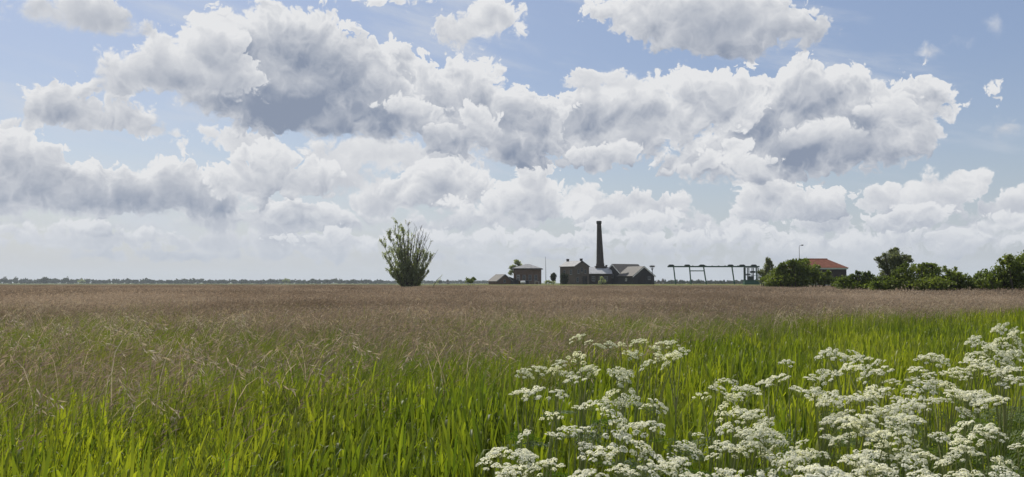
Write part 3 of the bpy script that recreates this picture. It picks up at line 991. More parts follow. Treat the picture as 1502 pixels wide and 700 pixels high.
for xx in (1.4, 3.6, 5.4): opening('window', h, (xx, 0, 1.2), UX, 1.0, 1.5, M['steel'], M['glass'], 1, (0, -1, 0))
g = MB(); zt = zof(388.6, D) - ZB
g.box(5.6, 6.1, 2.7, 3.3, zr_ - .3, zt - .2); g.box(5.5, 6.2, 2.6, 3.4, zt - .197, zt)
g.build('vent', M['brick_dark'], h)

# the tall stack
D = 287
st = empty('factory_chimney', base(880.4, D)); tag(st, 'tall tapering octagonal brick smokestack with flared cap above the roofs', 'chimney')
zt = zof(324.3, D) - ZB
g = MB(); hgt = zt - 6.0
prof_ = [(6.0, 1.38), (6.8, 1.34), (6.85, 1.24)] + [(6.85 + (zt - 1.0 - 6.85) * k / 6, 1.24 - (1.24 - .70) * k / 6) for k in range(1, 7)]
g.tube([(-0.34 * max(0, (z - 6) / hgt), 0, z) for z, r in prof_], [r for z, r in prof_], 12)
g.build('shaft', M['brick_dark'], st)
g = MB(); x_ = -0.34
g.tube([(x_, 0, zt - 1.0), (x_, 0, zt - .8), (x_, 0, zt - .12), (x_, 0, zt)], [.72, .86, .86, .76], 12)
g.build('cap', M['tar_wood'], st)
for q in (0.25, 0.55, 0.8):
    g = MB(); z = 6.85 + (zt - 7.85) * q; r = 1.24 - .54 * q + .025
    g.tube([(-0.34 * (z - 6) / hgt, 0, z), (-0.34 * (z - 6) / hgt, 0, z + .12)], [r, r - .003], 12)
    g.build('iron_band', M['door'], st)
g = MB(); g.box(-1.7, 1.7, -1.7, 1.7, 0, 6.0); g.build('plinth', M['brick_dark'], st)

# dark wooden barns with white verge boards
D = 284
wv = (906.3 - 888.2) / F * D / math.cos(rd(58))
b1 = gable_house('wooden_barn', 'black wooden barn with grey tiled roof and white boards, nearest the tall stack', 'barn',
                 base(888.2, D + 3), rd(-58), wv, 10.2, zof(401.0, D) - ZB, zof(388.4, D) - ZB, M['tar_wood'], M['slate'], M['white_paint'], 0.3, 0.16, 0.30)
opening('window', b1, (wv * .5, 0, 2.2), UX, .9, 1.2, M['steel'], M['glass'], 1, (0, -1, 0))
opening('door', b1, (wv * .28, 0, 0), UX, 1.4, 2.4, M['tar_wood'], M['door'], out=(0, -1, 0))
D = 272
wv = (962 - 928.6) / F * D / math.cos(rd(25))
b2 = gable_house('wooden_barn', 'black wooden barn with grey tiled roof, the rightmost of the two beside the nest pole', 'barn',
                 base(928.6, D), rd(25), wv, 8.6, zof(405.2, D) - ZB, zof(391.6, D) - ZB, M['tar_wood'], M['slate'], M['white_paint'], 0.3, 0.16, 0.30)
opening('door', b2, (wv * .40, 0, 0), UX, 2.0, 2.6, M['tar_wood'], M['door'], out=(0, -1, 0))
opening('window', b2, (wv * .75, 0, 1.6), UX, .9, 1.0, M['steel'], M['glass'], 1, (0, -1, 0))
opening('window', b2, (0, 4, 1.2), (0, -1, 0), .9, 0.9, M['white_paint'], M['glass'], 1, (-1, 0, 0))
# square building with hipped roof
D = 280
w = (792.3 - 753.3) / F * D
q = empty('pump_house', base(753.3, D + .6), rd(-5)); tag(q, 'square brown brick building with low hipped pale roof beside the small green tree', 'house')
ze, za = zof(395.0, D) - ZB, zof(387.2, D) - ZB
g = MB(); g.box(0, w, 0, w * .9, 0, ze); g.build('wall', M['brick_red'], q)
o_ = .5; g = MB()
A_ = [(-o_, -o_, ze + .004), (w + o_, -o_, ze + .004), (w + o_, w * .9 + o_, ze + .004), (-o_, w * .9 + o_, ze + .004)]
Bp = [(p[0], p[1], ze + .30) for p in A_]
g.add(A_ + Bp, [(3, 2, 1, 0), (0, 1, 5, 4), (1, 2, 6, 5), (2, 3, 7, 6), (3, 0, 4, 7)])
g.build('eaves', M['door'], q)
ap = [(w * .42, w * .45, za), (w * .58, w * .45, za)]
Bq = [(p[0], p[1], ze + .303) for p in A_]
for f_ in ((0, 1, 5, 4), (1, 2, 5), (2, 3, 4, 5), (3, 0, 4)):
    g = MB(); vv = Bq + ap
    g.add([vv[i] for i in f_], [tuple(range(len(f_)))])
    # hipped planes meet as a closed shell
    g.build('roof', M['zinc'], q)
for xx in (.18, .4, .62, .84):
    opening('window', q, (w * xx, 0, 1.4), UX, .95, 1.7, M['white_paint'] if xx < .3 else M['steel'], M['glass'], 1, (0, -1, 0))
opening('door', q, (w * .52, 0, 0), UX, 1.0, 1.3, M['steel'], M['door'], out=(0, -1, 0))
# shed on the far left
D = 274
wv = (751.5 - 728.8) / F * D / math.cos(rd(35))
sh = gable_house('small_shed', 'small low shed with dark tiled roof, leftmost of the buildings', 'shed', base(728.8, D, 0.6), rd(35), wv, 4.6,
                 zof(412.6, D) - .6, zof(403.2, D) - .6, M['brick_red'], M['slate_dark'], M['steel'], 0.3, 0.12, 0.14)
opening('window', sh, (wv * .5, 0, 1.2), UX, .8, .9, M['steel'], M['glass'], 1, (0, -1, 0))
# lean-to between shed and square building
lt = empty('lean_to', base(747, 277, 0.9)); tag(lt, 'low lean-to with sloping pale roof between the small shed and the square building', 'shed')
g = MB(); g.add([(0, 0, 0), (2.9, 0, 0), (2.9, 2.5, 0), (0, 2.5, 0), (0, 0, 2.6), (2.9, 0, 1.5), (2.9, 2.5, 1.5), (0, 2.5, 2.6)],
                [(0, 1, 5, 4), (1, 2, 6, 5), (2, 3, 7, 6), (3, 0, 4, 7), (4, 5, 6, 7)]); g.build('wall', M['tar_wood'], lt)
g = MB(); slab(g, (-.2, -.25, 2.75), (3.1, -.25, 1.52), (3.1, 2.7, 1.52), (-.2, 2.7, 2.75), .1); g.build('roof', M['slate'], lt)
# white oil tank and a white garden table in front of the square building
tk = empty('white_tank', base(767, 271, 1.05)); tag(tk, 'small white tank on legs standing in front of the square brick building', 'tank')
g = MB(); g.tube([(-.75, 0, .8), (-.65, 0, .8), (.65, 0, .8), (.75, 0, .8)], [.25, .42, .42, .25], 12); g.build('drum', M['white_paint'], tk)
for sx in (-.5, .5):
    for sy in (-.2, .2):
        g = MB(); g.box(sx - .04, sx + .04, sy - .04, sy + .04, 0, .5); g.build('leg', M['steel'], tk)
tk = empty('garden_table', base(787.5, 271, 1.05)); tag(tk, 'white garden table at the right corner of the square brick building', 'table')
g = MB(); g.box(-.7, .7, -.4, .4, .9, .97); g.build('table_top', M['white_paint'], tk)
for sx in (-.6, .6):
    for sy in (-.3, .3):
        g = MB(); g.box(sx - .03, sx + .03, sy - .03, sy + .03, 0, .898); g.build('leg', M['white_paint'], tk)

# mast, nest pole, street lamp
D = 276
g = MB(); zt = zof(377.5, D)
ms = empty('mast', base(800.6, D)); tag(ms, 'thin bare flag mast standing between the square building and the brick house', 'mast')
g.tube([(0, 0, .2), (0, 0, (zt - ZB) * .5), (-.12, 0, zt - ZB)], [.10, .085, .045], 8); g.build('pole', M['steel'], ms)
g = MB(); g.tube([(0, 0, -.05), (0, 0, .24)], [.22, .16], 8); g.build('footing', M['steel'], ms)
g = MB(); g.tube([(-.12, 0, zt - ZB - .01), (-.12, 0, zt - ZB + .12)], [.07, .07], 8); g.build('finial', M['steel'], ms)
D = 268
ns = empty('stork_nest_pole', base(956.6, D)); tag(ns, 'stork nest of twigs on a round platform topping a pole beside the right barn', 'nest pole')
zt = zof(391.8, D) - ZB
g = MB(); g.tube([(0, 0, 0), (0, 0, zt)], [.13, .11], 8); g.build('pole', M['tar_wood'], ns)
g = MB(); g.tube([(0, 0, zt + .002), (0, 0, zt + .12)], [.85, .85], 12); g.build('platform', M['tar_wood'], ns)
for k in range(4):
    a = k * math.pi / 2 + .4
    g = MB(); g.tube([(.1 * math.cos(a), .1 * math.sin(a), zt - 1.0), (.65 * math.cos(a), .65 * math.sin(a), zt)], .035, 5); g.build('brace', M['tar_wood'], ns)
V_, F_ = slivers(np.stack([RNG.normal(0, .38, 260), RNG.normal(0, .38, 260), zt + .22 + RNG.uniform(-.08, .2, 260)], 1), unit(RNG.normal(size=(260, 3)) * [1, 1, .25]), RNG.uniform(.4, .9, 260), np.full(260, .05))
tag(link('nest', np_mesh('nest', V_, F_, [M['nest']]), ns), kind='stuff')

D = 175
lp = empty('street_lamp', (gx(1172.6, D), D, 0)); tag(lp, 'slim grey street lamp rising behind the green shrubs left of the red roof', 'street lamp')
zt = zof(360.2, D)
g = MB(); g.tube([(0, 0, 0), (0, 0, 1.2), (0, 0, zt - .3), (.1, 0, zt), (.38, 0, zt + .05)], [.10, .075, .05, .045, .04], 8); g.build('pole', M['steel'], lp)
g = MB(); g.tube([(.32, 0, zt + .05), (.42, 0, zt + .06), (.75, 0, zt + .08), (.85, 0, zt + .09)], [.05, .11, .12, .05], 8); g.build('lamp_head', M['steel'], lp)
g = MB(); g.box(.45, .78, -.09, .09, zt - .065, zt - .045); g.build('lens', M['glass'], lp)

# red-roofed building behind the shrubs
D = 180
xl, xr = gx(1166, D), gx(1243.5, D)
rb = empty('red_roof_house', ((xl + xr) / 2, D, 0)); tag(rb, 'long dark building with orange-red hipped tile roof behind the green shrubs', 'house')
L2 = (xr - xl) / 2; dep = 7.0
ze, zr_ = zof(395.2, D), zof(380.2, D + 3)
g = MB(); g.box(-L2 + .3, L2 - .3, 0, dep, 0, ze); g.build('wall', M['brick_dark'], rb)
g = MB(); g.box(-L2 + .05, L2 - .05, -.35, dep + .35, ze + .003, ze + .30); g.build('fascia', M['fascia'], rb)
zz = ze + .31
A_ = [(-L2, -.4, zz), (L2, -.4, zz), (L2, dep + .4, zz), (-L2, dep + .4, zz), (-L2 + 3.0, dep / 2, zr_), (L2 - 3.0, dep / 2, zr_)]
for f_ in ((0, 1, 5, 4), (1, 2, 5), (2, 3, 4, 5), (3, 0, 4)):
    a_, b_ = Vector(A_[f_[0]]), Vector(A_[f_[1]])
    cs = [Vector(A_[i]) for i in f_[2:]]
    top = cs if len(cs) == 2 else [cs[0], cs[0]]
    # courses of tiles, each course proud of the one above
    g = MB(); nc = 14
    nrm = (b_ - a_).cross(top[1] - a_).normalized()
    for k in range(nc):
        t0, t1 = k / nc, (k + 1) / nc
        p0, p1 = a_.lerp(top[1], t0), b_.lerp(top[0], t0)
        p2, p3 = b_.lerp(top[0], t1), a_.lerp(top[1], t1)
        o1 = nrm * .05
        g.add([p0 + o1, p1 + o1, p2, p3, p0, p1], [(0, 1, 2, 3), (4, 5, 1, 0)])
    g.build('roof', M['red_tile'], rb)
g = MB(); g.tube([(-L2 + 2.9, dep / 2, zr_ + .03), (L2 - 2.9, dep / 2, zr_ + .03)], .13, 6); g.build('ridge', M['red_tile'], rb)
for xx in (-1.5, 1.2, 3.6): opening('window', rb, (xx, 0, 1.2), UX, 1.1, 1.1, M['fascia'], M['glass'], 1, (0, -1, 0))

# ------------------------------------------------------------------ green overhead rail of the trash rake
D = 275
ga = empty('rake_gantry', base(1045, D)); tag(ga, 'long green overhead rail on slanting posts with capped crossheads, right of the barns', 'gantry')
x0 = gx(1045, D)
zb = zof(392.2, D) - ZB
hx = lambda px: gx(px, D) - x0
g = MB()
g.box(hx(979), hx(1114), -.14, .14, zb, zb + .10); g.box(hx(979), hx(1114), -.14, .14, zb + .32, zb + .42); g.box(hx(979), hx(1114), -.03, .03, zb + .102, zb + .318)
g.build('rail_beam', M['green_paint'], ga)
for i, (pt, pbx) in enumerate([(988, 990.8), (1011.3, 1013.3), (1032.0, 1035.8), (1073.6, 1077.0), (1091.5, 1093), (1109, 1110)]):
    xt, xb = hx(pt), hx(pbx)
    g = MB(); w = .17
    g.add([(xb - w, -w, 0), (xb + w, -w, 0), (xb + w, w, 0), (xb - w, w, 0), (xt - w, -w, zb - .004), (xt + w, -w, zb - .004), (xt + w, w, zb - .004), (xt - w, w, zb - .004)],
          [(0, 3, 2, 1), (4, 5, 6, 7), (0, 1, 5, 4), (1, 2, 6, 5), (2, 3, 7, 6), (3, 0, 4, 7)])
    g.build('post', M['green_paint'], ga)
for px in (984.5, 1008, 1029.8, 1071.5, 1088.5, 1105.5):
    g = MB(); x = hx(px)
    g.box(x - .85, x + .85, -.35, .35, zb + .43, zb + .72); g.box(x - .6, x + .6, -.2, .2, zb + .722, zb + .86)
    g.build('crosshead', M['green_dark'], ga)
for a in np.arange(1016, 1100, 9.5):
    g = MB(); g.box(hx(a) - .2, hx(a) + .2, -.18, .18, zb + .424, zb + .55); g.build('rail_clamp', M['green_dark'], ga)
g = MB(); zc = zof(398.2, D) - ZB
g.box(hx(1012.6), hx(1033.0), -.1, .1, zc, zc + .3); g.build('tie_beam', M['green_paint'], ga)
# the rake carriage
rk = empty('rake_machine', base(1101.5, D - 1.5)); tag(rk, 'green rake machine with open cab frame on a solid base at the gantry end', 'machine')
g = MB(); zt = zof(411.5, D) - ZB
g.box(-2.3, 2.4, -1, 1, -.1, zt); g.box(-2.45, 2.55, -1.15, 1.15, zt + .002, zt + .14)
g.build('base', M['green_paint'], rk)
zk = zof(393.2, D) - ZB
for x in (-2.0, -.9, .5, 1.9):
    for y in (-.8, .8):
        g = MB(); g.box(x - .11, x + .11, y - .11, y + .11, zt + .142, zk); g.build('frame_post', M['green_dark'], rk)
g = MB(); g.box(-.8, .6, -.68, .68, zt + .143, zt + 1.3); g.box(-1.75, -.3, -.66, .66, zt + 1.72, zt + 2.05); g.box(-.2, 1.2, -.60, .60, zt + 2.3, zt + 2.9)
g.build('winch_housing', M['green_dark'], rk)
g = MB(); g.box(-2.1, 2.0, -.95, .95, zk + .003, zk + .12)
g.build('deck', M['green_dark'], rk)
g = MB(); g.box(-2.05, 1.95, -.93, .93, zt + 1.5, zt + 1.6)
g.build('deck', M['green_dark'], rk)
g = MB(); g.tube([(1.2, -.9, zt + .2), (1.9, -.9, zk - .3)], .08, 6); g.build('arm', M['green_paint'], rk)
g = MB(); g.tube([(2.4, -.9, zt + .2), (2.0, -.9, zk - .1), (2.8, -.9, zk - .6)], .07, 6); g.build('arm', M['green_paint'], rk)

# ------------------------------------------------------------------ trees and shrubs
def lobes_cloud(lobes, n_per, ll, lw_, droop=0.0, fill=0.55):
    """leaves spread through uneven lobes (x,y,z,rx,ry,rz)"""
    Vs, Fs, c0 = [], [], 0
    vol = np.array([max(l[3], l[5]) ** 2 for l in lobes]); vol = vol / vol.sum()
    for l, w_ in zip(lobes, vol):
        n_ = max(30, int(n_per * w_))
        d = unit(RNG.normal(size=(n_, 3)))
        lump = 1 + 0.22 * np.sin(d[:, 0] * 7 + l[0] * 3) * np.cos(d[:, 2] * 6 + l[2] * 5) + 0.10 * RNG.normal(size=n_)
        r = (fill + (1 - fill) * RNG.uniform(size=n_) ** .6) * lump
        stray = RNG.uniform(size=n_) < 0.04
        r[stray] *= 1.18
        p = d * r[:, None] * np.array(l[3:6]) + np.array(l[:3])
        # gather leaves in sprays
        q = RNG.integers(0, max(6, n_ // 14), n_)
        ctr = p[:max(6, n_ // 14)][q % len(p[:max(6, n_ // 14)])]
        p = p * 0.35 + (ctr + RNG.normal(0, .11, p.shape) * max(l[3], .5)) * 0.65
        dr = unit(d * .6 + RNG.normal(size=(n_, 3)) * .7 + np.array([0, 0, .25 - droop]))
        V_, F_ = slivers(p, dr, ll * RNG.uniform(.6, 1.3, n_), lw_ * RNG.uniform(.6, 1.3, n_))
        Vs.append(V_); Fs.append(F_ + c0); c0 += len(V_)
    return np.concatenate(Vs), np.concatenate(Fs)


def limbs(mb, root, lobes, r0, n=6):
    root = Vector(root)
    for l in lobes:
        tip = Vector(l[:3])
        mid = root.lerp(tip, .5) + Vector((random.uniform(-.1, .1), random.uniform(-.1, .1), .12)) * (tip - root).length
        mb.tube([root, mid, tip, tip + Vector((random.uniform(-.4, .4) * l[3], 0, l[5] * .8))], [r0, r0 * .6, r0 * .3, r0 * .08], n)
        for k in range(2):
            t2 = tip + Vector((random.uniform(-.8, .8) * l[3], random.uniform(-.5, .5) * l[4], random.uniform(.1, .8) * l[5]))
            mb.tube([mid, mid.lerp(t2, .6), t2], [r0 * .35, r0 * .2, r0 * .05], 5)


def px_lobes(D, lst, depth=1.0):
    """lobes given where they stand: (px, py, rx, ry) -> metres at distance D"""
    k = D / F
    return [(gx(x, D + 0) , D + RNG.uniform(-.5, .5) * rx * k * depth, zof(y, D), rx * k, max(rx, ry) * k * .8 * depth, ry * k) for (x, y, rx, ry) in lst]


def shrub(name, label, cat, D, lst, mat, n, ll, lw_, trunk=None, group=None, r0=.07, droop=0, dark=None):
    lob = px_lobes(D, lst)
    for l in (list(lob) if len(lst) > 4 and D < 200 else []):
        for q in range(3):
            d_ = unit(RNG.normal(size=3) * [1, .7, 1])
            f_ = RNG.uniform(.22, .5)
            lob.append((l[0] + d_[0] * l[3] * .85, l[1] + d_[1] * l[4] * .8, l[2] + abs(d_[2]) * l[5] * .85, l[3] * f_, l[4] * f_, l[5] * f_ * 1.15))
    cx = sum(l[0] for l in lob) / len(lob) if trunk is None else gx(trunk, D)
    zb_ = 0.0 if D < 255 else ZB
    r = empty(name, (cx, D, zb_)); tag(r, label, cat, group)
    lob = [(l[0] - cx, l[1] - D, l[2] - zb_, l[3], l[4], l[5]) for l in lob]
    V_, F_ = lobes_cloud(lob, n, ll, lw_, droop)
    V_[:, 2] = np.maximum(V_[:, 2], 0.02)
    link('crown', np_mesh('crown', V_, F_, [mat]), r)
    g = MB()
    if trunk is None:
        for l in lob: g.tube([(l[0] * .6, l[1] * .6, 0), (l[0] * .85, l[1], l[2] * .5), (l[0], l[1], l[2] + l[5] * .5)], [r0, r0 * .7, r0 * .2], 5)
    else:
        zf = min(l[2] - l[5] for l in lob)
        zf = max(zf, .3)
        g.tube([(0, 0, 0), (0, 0, zf)], [r0 * 1.3, r0], 7)
        limbs(g, (0, 0, zf), lob, r0 * .7)
    g.build('trunk' if trunk is not None else 'stem', M['bark'], r)
    return r


# the lone willow
D = 112
k_ = D / F
wx = gx(600, D)
wt = empty('willow_tree', (wx, D, 0)); tag(wt, 'tall willow alone in the field, leafy left side and bare branches at right top', 'tree')
lv, lf, lc = [], [], 0
g = MB()
tips = [(563, 372, 1), (561, 352, 1), (567, 337, 1), (575, 330, 1), (582, 323, 1), (589, 332, 1), (570, 362, 1), (580, 345, 1), (592, 345, 1), (597, 352, 1), (574, 392, 1), (586, 362, 1), (566, 395, 1), (592, 372, 1), (600, 380, 1), (588, 388, 1),
        (601, 327, 0), (609, 331, 0), (616, 329, 0), (625, 340, 0), (629, 345, 0), (605, 345, .4), (614, 352, .4), (635, 374, .8), (598, 336, 0), (612, 339, 0), (620, 335, 0), (606, 333, 0), (617, 345, 0), (632, 352, 0), (644, 366, 0), (627, 372, 1), (622, 368, .8), (612, 368, .8), (630, 385, 1), (622, 392, 1), (608, 390, 1), (628, 399, 1), (574, 404, 1), (618, 404, 1), (604, 402, 1), (582, 408, 1)]
for (tx, ty, leafy) in tips:
    T = Vector((gx(tx, D) - wx, random.uniform(-1.8, 1.8), zof(ty, D)))
    B = Vector((T.x * .10 + random.uniform(-.25, .25), random.uniform(-.3, .3), 0))
    c1 = B + Vector((T.x * .16, T.y * .2, T.z * .38)); c2 = B + Vector((T.x * .62, T.y * .6, T.z * .72))
    pts = [B * (1 - t) ** 3 + c1 * 3 * t * (1 - t) ** 2 + c2 * 3 * t * t * (1 - t) + T * t ** 3 for t in np.linspace(0, 1, 9)]
    big_ = .10 * min(1, T.z / 8)
    g.tube(pts, [big_ * (1 - .88 * i / 8) for i in range(9)], 6)
    nt_ = int(24 if leafy else 16)
    for q in range(nt_):
        t = random.uniform(.18, .97)
        i = int(t * 8); p = pts[i].lerp(pts[min(i + 1, 8)], t * 8 - i)
        ln_ = random.uniform(.5, 1.5) * (1.1 - .5 * t)
        a = random.uniform(0, 2 * math.pi)
        dr = Vector((math.cos(a) * .42 + T.x * .04, math.sin(a) * .42, random.uniform(.5, 1.0))).normalized()
        tip = p + dr * ln_
        g.tube([p, p + dr * ln_ * .55 + Vector((0, 0, .04)), tip], [.022, .015, .005], 3, cap=False)
        dens = leafy if leafy > 0 else (0.5 if t < .42 else 0.0)
        if leafy == 0 and t >= .42 and random.random() < .12: dens = .3
        nl = int(25 * dens)
        if nl:
            f = RNG.uniform(.1, 1.05, nl)
            c_ = np.array(p)[None] + np.array(dr)[None] * (ln_ * f)[:, None] + RNG.normal(0, .09, (nl, 3))
            V_, F_ = slivers(c_, unit(np.array(dr)[None] + RNG.normal(0, .5, (nl, 3)) + WIND * 1.2), RNG.uniform(.18, .36, nl), RNG.uniform(.05, .10, nl))
            lv.append(V_); lf.append(F_ + lc); lc += len(V_)
g.build('stems', M['bark'], wt)
link('foliage', np_mesh('foliage', np.concatenate(lv), np.concatenate(lf), [M['willow']]), wt)
# slanting dead branch right of the willow
db = MB(); xb = gx(636, D)
p0 = Vector((gx(634, D), D, 1.0)); p1 = Vector((gx(641, D), D - .2, zof(411, D))); p2 = Vector((gx(648.5, D), D, zof(404.5, D)))
r = empty('leaning_sapling', (p0.x, D, 0)); tag(r, 'thin leaning sapling sticking out of the grass just right of the lone willow', 'sapling')
o3 = Vector((p0.x, D, 0))
db.tube([Vector((-.4, 0, 0)), p0 - o3, p1 - o3, p2 - o3], [.06, .05, .035, .01], 5); db.build('stem', M['bark'], r)
V_, F_ = slivers(np.array([list((p0 - o3).lerp(p2 - o3, t)) for t in RNG.uniform(.1, 1, 60)]) + RNG.normal(0, .10, (60, 3)), unit(RNG.normal(size=(60, 3)) + [1, 0, 1]), np.full(60, .2), np.full(60, .06))
link('foliage', np_mesh('foliage', V_, F_, [M['willow']]), r)

# shrubs on the right, nearest first
shrub('hedge_bush', 'big dark green bush filling the right end of the hedge', 'bush', 60,
      [(1502, 388, 26, 18), (1480, 396, 22, 18), (1462, 405, 22, 14), (1530, 385, 30, 20), (1450, 415, 20, 12), (1490, 415, 34, 16), (1545, 405, 40, 24), (1478, 382, 14, 9), (1580, 395, 34, 24)], M['bush'], 15000, .19, .11)
shrub('hedge_bush', 'long rounded green hedge bush between the brownish tree and the end bush', 'bush', 64,
      [(1322, 400, 16, 13), (1345, 398, 18, 12), (1368, 400, 18, 13), (1392, 408, 18, 11), (1412, 410, 16, 10), (1355, 415, 40, 11), (1400, 418, 34, 10), (1432, 414, 12, 9), (1440, 420, 20, 7), (1300, 420, 26, 7), (1310, 414, 20, 10), (1356, 391, 9, 5)], M['bush'], 15000, .19, .11)
shrub('hedge_bush', 'low light green bush at the left of the hedge, below the red roof', 'bush', 70,
      [(1244, 412, 16, 9), (1264, 408, 13, 10), (1281, 413, 15, 9), (1297, 415, 12, 8), (1262, 419, 38, 7), (1257, 401, 4, 3), (1270, 402, 5, 4)], M['bush'], 8000, .19, .10)
for px, py, dsc in ((1385.5, 391.5, 'left'), (1401, 392.5, 'right')):
    shrub('bush_shoot', f'small dark shoot poking above the long hedge bush, the {dsc} of the pair', 'shoot', 64.6,
          [(px, py, 2.4, 2.0), (px + .4, py + 4, 1.6, 3.0)], M['bush'], 160, .14, .08, r0=.03)
shrub('hawthorn_tree', 'round brownish green tree with loose twiggy top rising above the hedge', 'tree', 72,
      [(1308, 378, 16, 11), (1322, 384, 13, 10), (1296, 387, 12, 11), (1310, 394, 16, 12), (1300, 403, 12, 10), (1325, 396, 8, 8), (1312, 369, 9, 5), (1330, 379, 6, 5)], M['bush_grey'], 7500, .17, .07, trunk=1309, r0=.14)
shrub('field_bush', 'large dense green bush hiding the left part of the red-roofed house', 'bush', 105,
      [(1170, 392, 20, 13), (1150, 400, 18, 13), (1188, 398, 18, 13), (1136, 408, 15, 11), (1205, 408, 16, 11), (1168, 410, 40, 11), (1222, 414, 13, 7), (1234, 418, 14, 6), (1176, 384, 7, 5), (1130, 415, 14, 7), (1152, 389, 7, 5)], M['bush'], 17000, .26, .15)
shrub('grey_willow_bush', 'grey-green willow bush with pointed top between the gantry and the big bush', 'bush', 112,
      [(1126, 392, 8, 8), (1122, 402, 10, 10), (1136, 399, 9, 9), (1118, 410, 8, 8), (1127, 384, 4, 7), (1145, 402, 8, 8)], M['bush_grey'], 4500, .26, .10)
shrub('green_tree', 'small light green tree growing against the left side of the square building', 'tree', 292,
      [(758.5, 385, 6.5, 4.5), (752, 393, 6, 4.5), (762, 391, 6, 5), (749, 400, 5, 4), (757, 398, 7, 6)], M['willow'], 2200, .5, .3, trunk=757, r0=.16)
shrub('round_tree', 'dark round clipped tree left of the brick house, the smaller of the two', 'tree', 272,
      [(811.8, 405.2, 5.4, 5.0), (811.8, 409, 4.6, 4.2)], M['dark_leaf'], 1500, .4, .3, trunk=811.8, r0=.14)
shrub('round_tree', 'dark round clipped tree touching the left wall of the brick house, the larger one', 'tree', 266,
      [(827.3, 407, 6.8, 6.2), (827.3, 412, 6.4, 5.0)], M['dark_leaf'], 2000, .4, .3, trunk=827.3, r0=.16)
shrub('low_shrub', 'low light green shrub below the flag mast', 'shrub', 264,
      [(805, 413.2, 6, 2.8), (800, 414.5, 4, 2), (811, 414.5, 5, 2.4)], M['willow'], 500, .35, .2)
shrub('low_shrub', 'green shrub growing in front of the pale boiler house roof', 'shrub', 264,
      [(882.5, 409.5, 3.6, 4.2), (886, 413, 4.4, 3.6), (880, 414, 4, 2.8)], M['willow'], 600, .35, .2)
shrub('field_bush', 'small dark bush alone between the lone willow and the small shed', 'bush', 190,
      [(686, 409.5, 4, 3.2), (694, 409.5, 4, 3.2), (690, 412.5, 7, 3.4), (697, 410, 2, 2)], M['bush'], 900, .3, .18)

# ------------------------------------------------------------------ the far shore of the land
def woods_band(name, label, D, x0, x1, top, seed, n, dens=1.0):
    """far wood: crowns packed along a line, its top following top(px)"""
    Vs, Fs, c0 = [], [], 0
    px = x0
    rr = random.Random(seed)
    while px < x1:
        w_ = rr.uniform(3, 9)
        hp = top(px) * rr.uniform(.75, 1.1)
        k = D / F
        lob = [(gx(px, D), D + rr.uniform(-8, 8), 0.45 * (hp * k + CAM_H), w_ * k * .75, w_ * k * .7, .55 * (hp * k + CAM_H))]
        V_, F_ = lobes_cloud(lob, n, .35 * w_ * k, .28 * w_ * k, fill=.3)
        V_[:, 2] = np.maximum(V_[:, 2], 0)
        Vs.append(V_); Fs.append(F_ + c0); c0 += len(V_)
        px += w_ * .42
    o = link(name, np_mesh(name, np.concatenate(Vs), np.concatenate(Fs), [M['far_leaf']]))
    tag(o, label, 'woods', kind='stuff')


tl = lambda px: 5.6 + 3.0 * mnoise.noise((px * .03, 1, 0)) + 1.2 * mnoise.noise((px * .13, 4, 0)) + (1.5 if px < 140 else 0)
woods_band('distant_woods', 'low dark line of distant woods along the horizon left of the lone willow', 1500, -260, 560, tl, 3, 110)
woods_band('distant_woods', 'thin dark line of distant woods between the lone willow and the small shed', 1700, 560, 760, lambda p: 3.6 + mnoise.noise((p * .1, 1, 0)), 5, 90)
woods_band('distant_woods', 'low distant woods seen between the posts of the green gantry', 900, 955, 1120, lambda p: 4.4 + 2.2 * mnoise.noise((p * .11, 7, 0)), 8, 110)
woods_band('distant_woods', 'low distant woods beyond the hedge at the right', 1300, 1120, 1800, lambda p: 4.0 + 1.5 * mnoise.noise((p * .09, 7, 0)), 9, 80)
for i, (px, py, rx, D, lab) in enumerate([
        (7, 405.5, 6, 1300, 'round distant tree at the left end of the horizon line'),
        (66, 406.5, 9, 1250, 'broad distant tree, widest of those on the left horizon'),
        (99, 405.5, 4, 1250, 'narrow tall distant tree right of the broadest one on the left horizon'),
        (120, 410.5, 7, 1250, 'pale rounded distant tree next to the narrow tall one on the left horizon'),
        (421, 408.5, 8, 1100, 'flat-topped pale distant tree alone above the woods between left edge and willow'),
        (520, 410.5, 10, 1300, 'wide distant clump of trees on the horizon left of the lone willow'),
        (645, 410.5, 4.5, 1000, 'small distant tree partly behind the right edge of the lone willow'),
        (975, 409.0, 3, 850, 'dark distant tree just left of the first gantry post'),
        (1024, 409.5, 5, 800, 'distant tree seen through the gantry under its tie beam'),
        (999, 410.5, 6, 820, 'low distant tree between the first two gantry posts')]):
    k = D / F
    hp = (415 - py)
    top_ = hp * k + CAM_H
    r = empty('distant_tree', (gx(px, D), D, 0)); tag(r, lab, 'tree', 'distant trees on the horizon')
    lob = [(0, 0, top_ * .62, rx * k * .8, rx * k * .7, top_ * .5), (rx * k * .45, 0, top_ * .5, rx * k * .5, rx * k * .5, top_ * .42), (-rx * k * .45, 0, top_ * .45, rx * k * .55, rx * k * .5, top_ * .42)]
    V_, F_ = lobes_cloud(lob, 420, .22 * rx * k, .16 * rx * k, fill=.3)
    V_[:, 2] = np.maximum(V_[:, 2], 0.1)
    link('crown', np_mesh('crown', V_, F_, [M['far_leaf'] if i not in (3, 4) else M['willow']]), r)
    g = MB(); g.tube([(0, 0, 0), (0, 0, top_ * .6)], [.35, .2], 6); g.build('trunk', M['bark'], r)
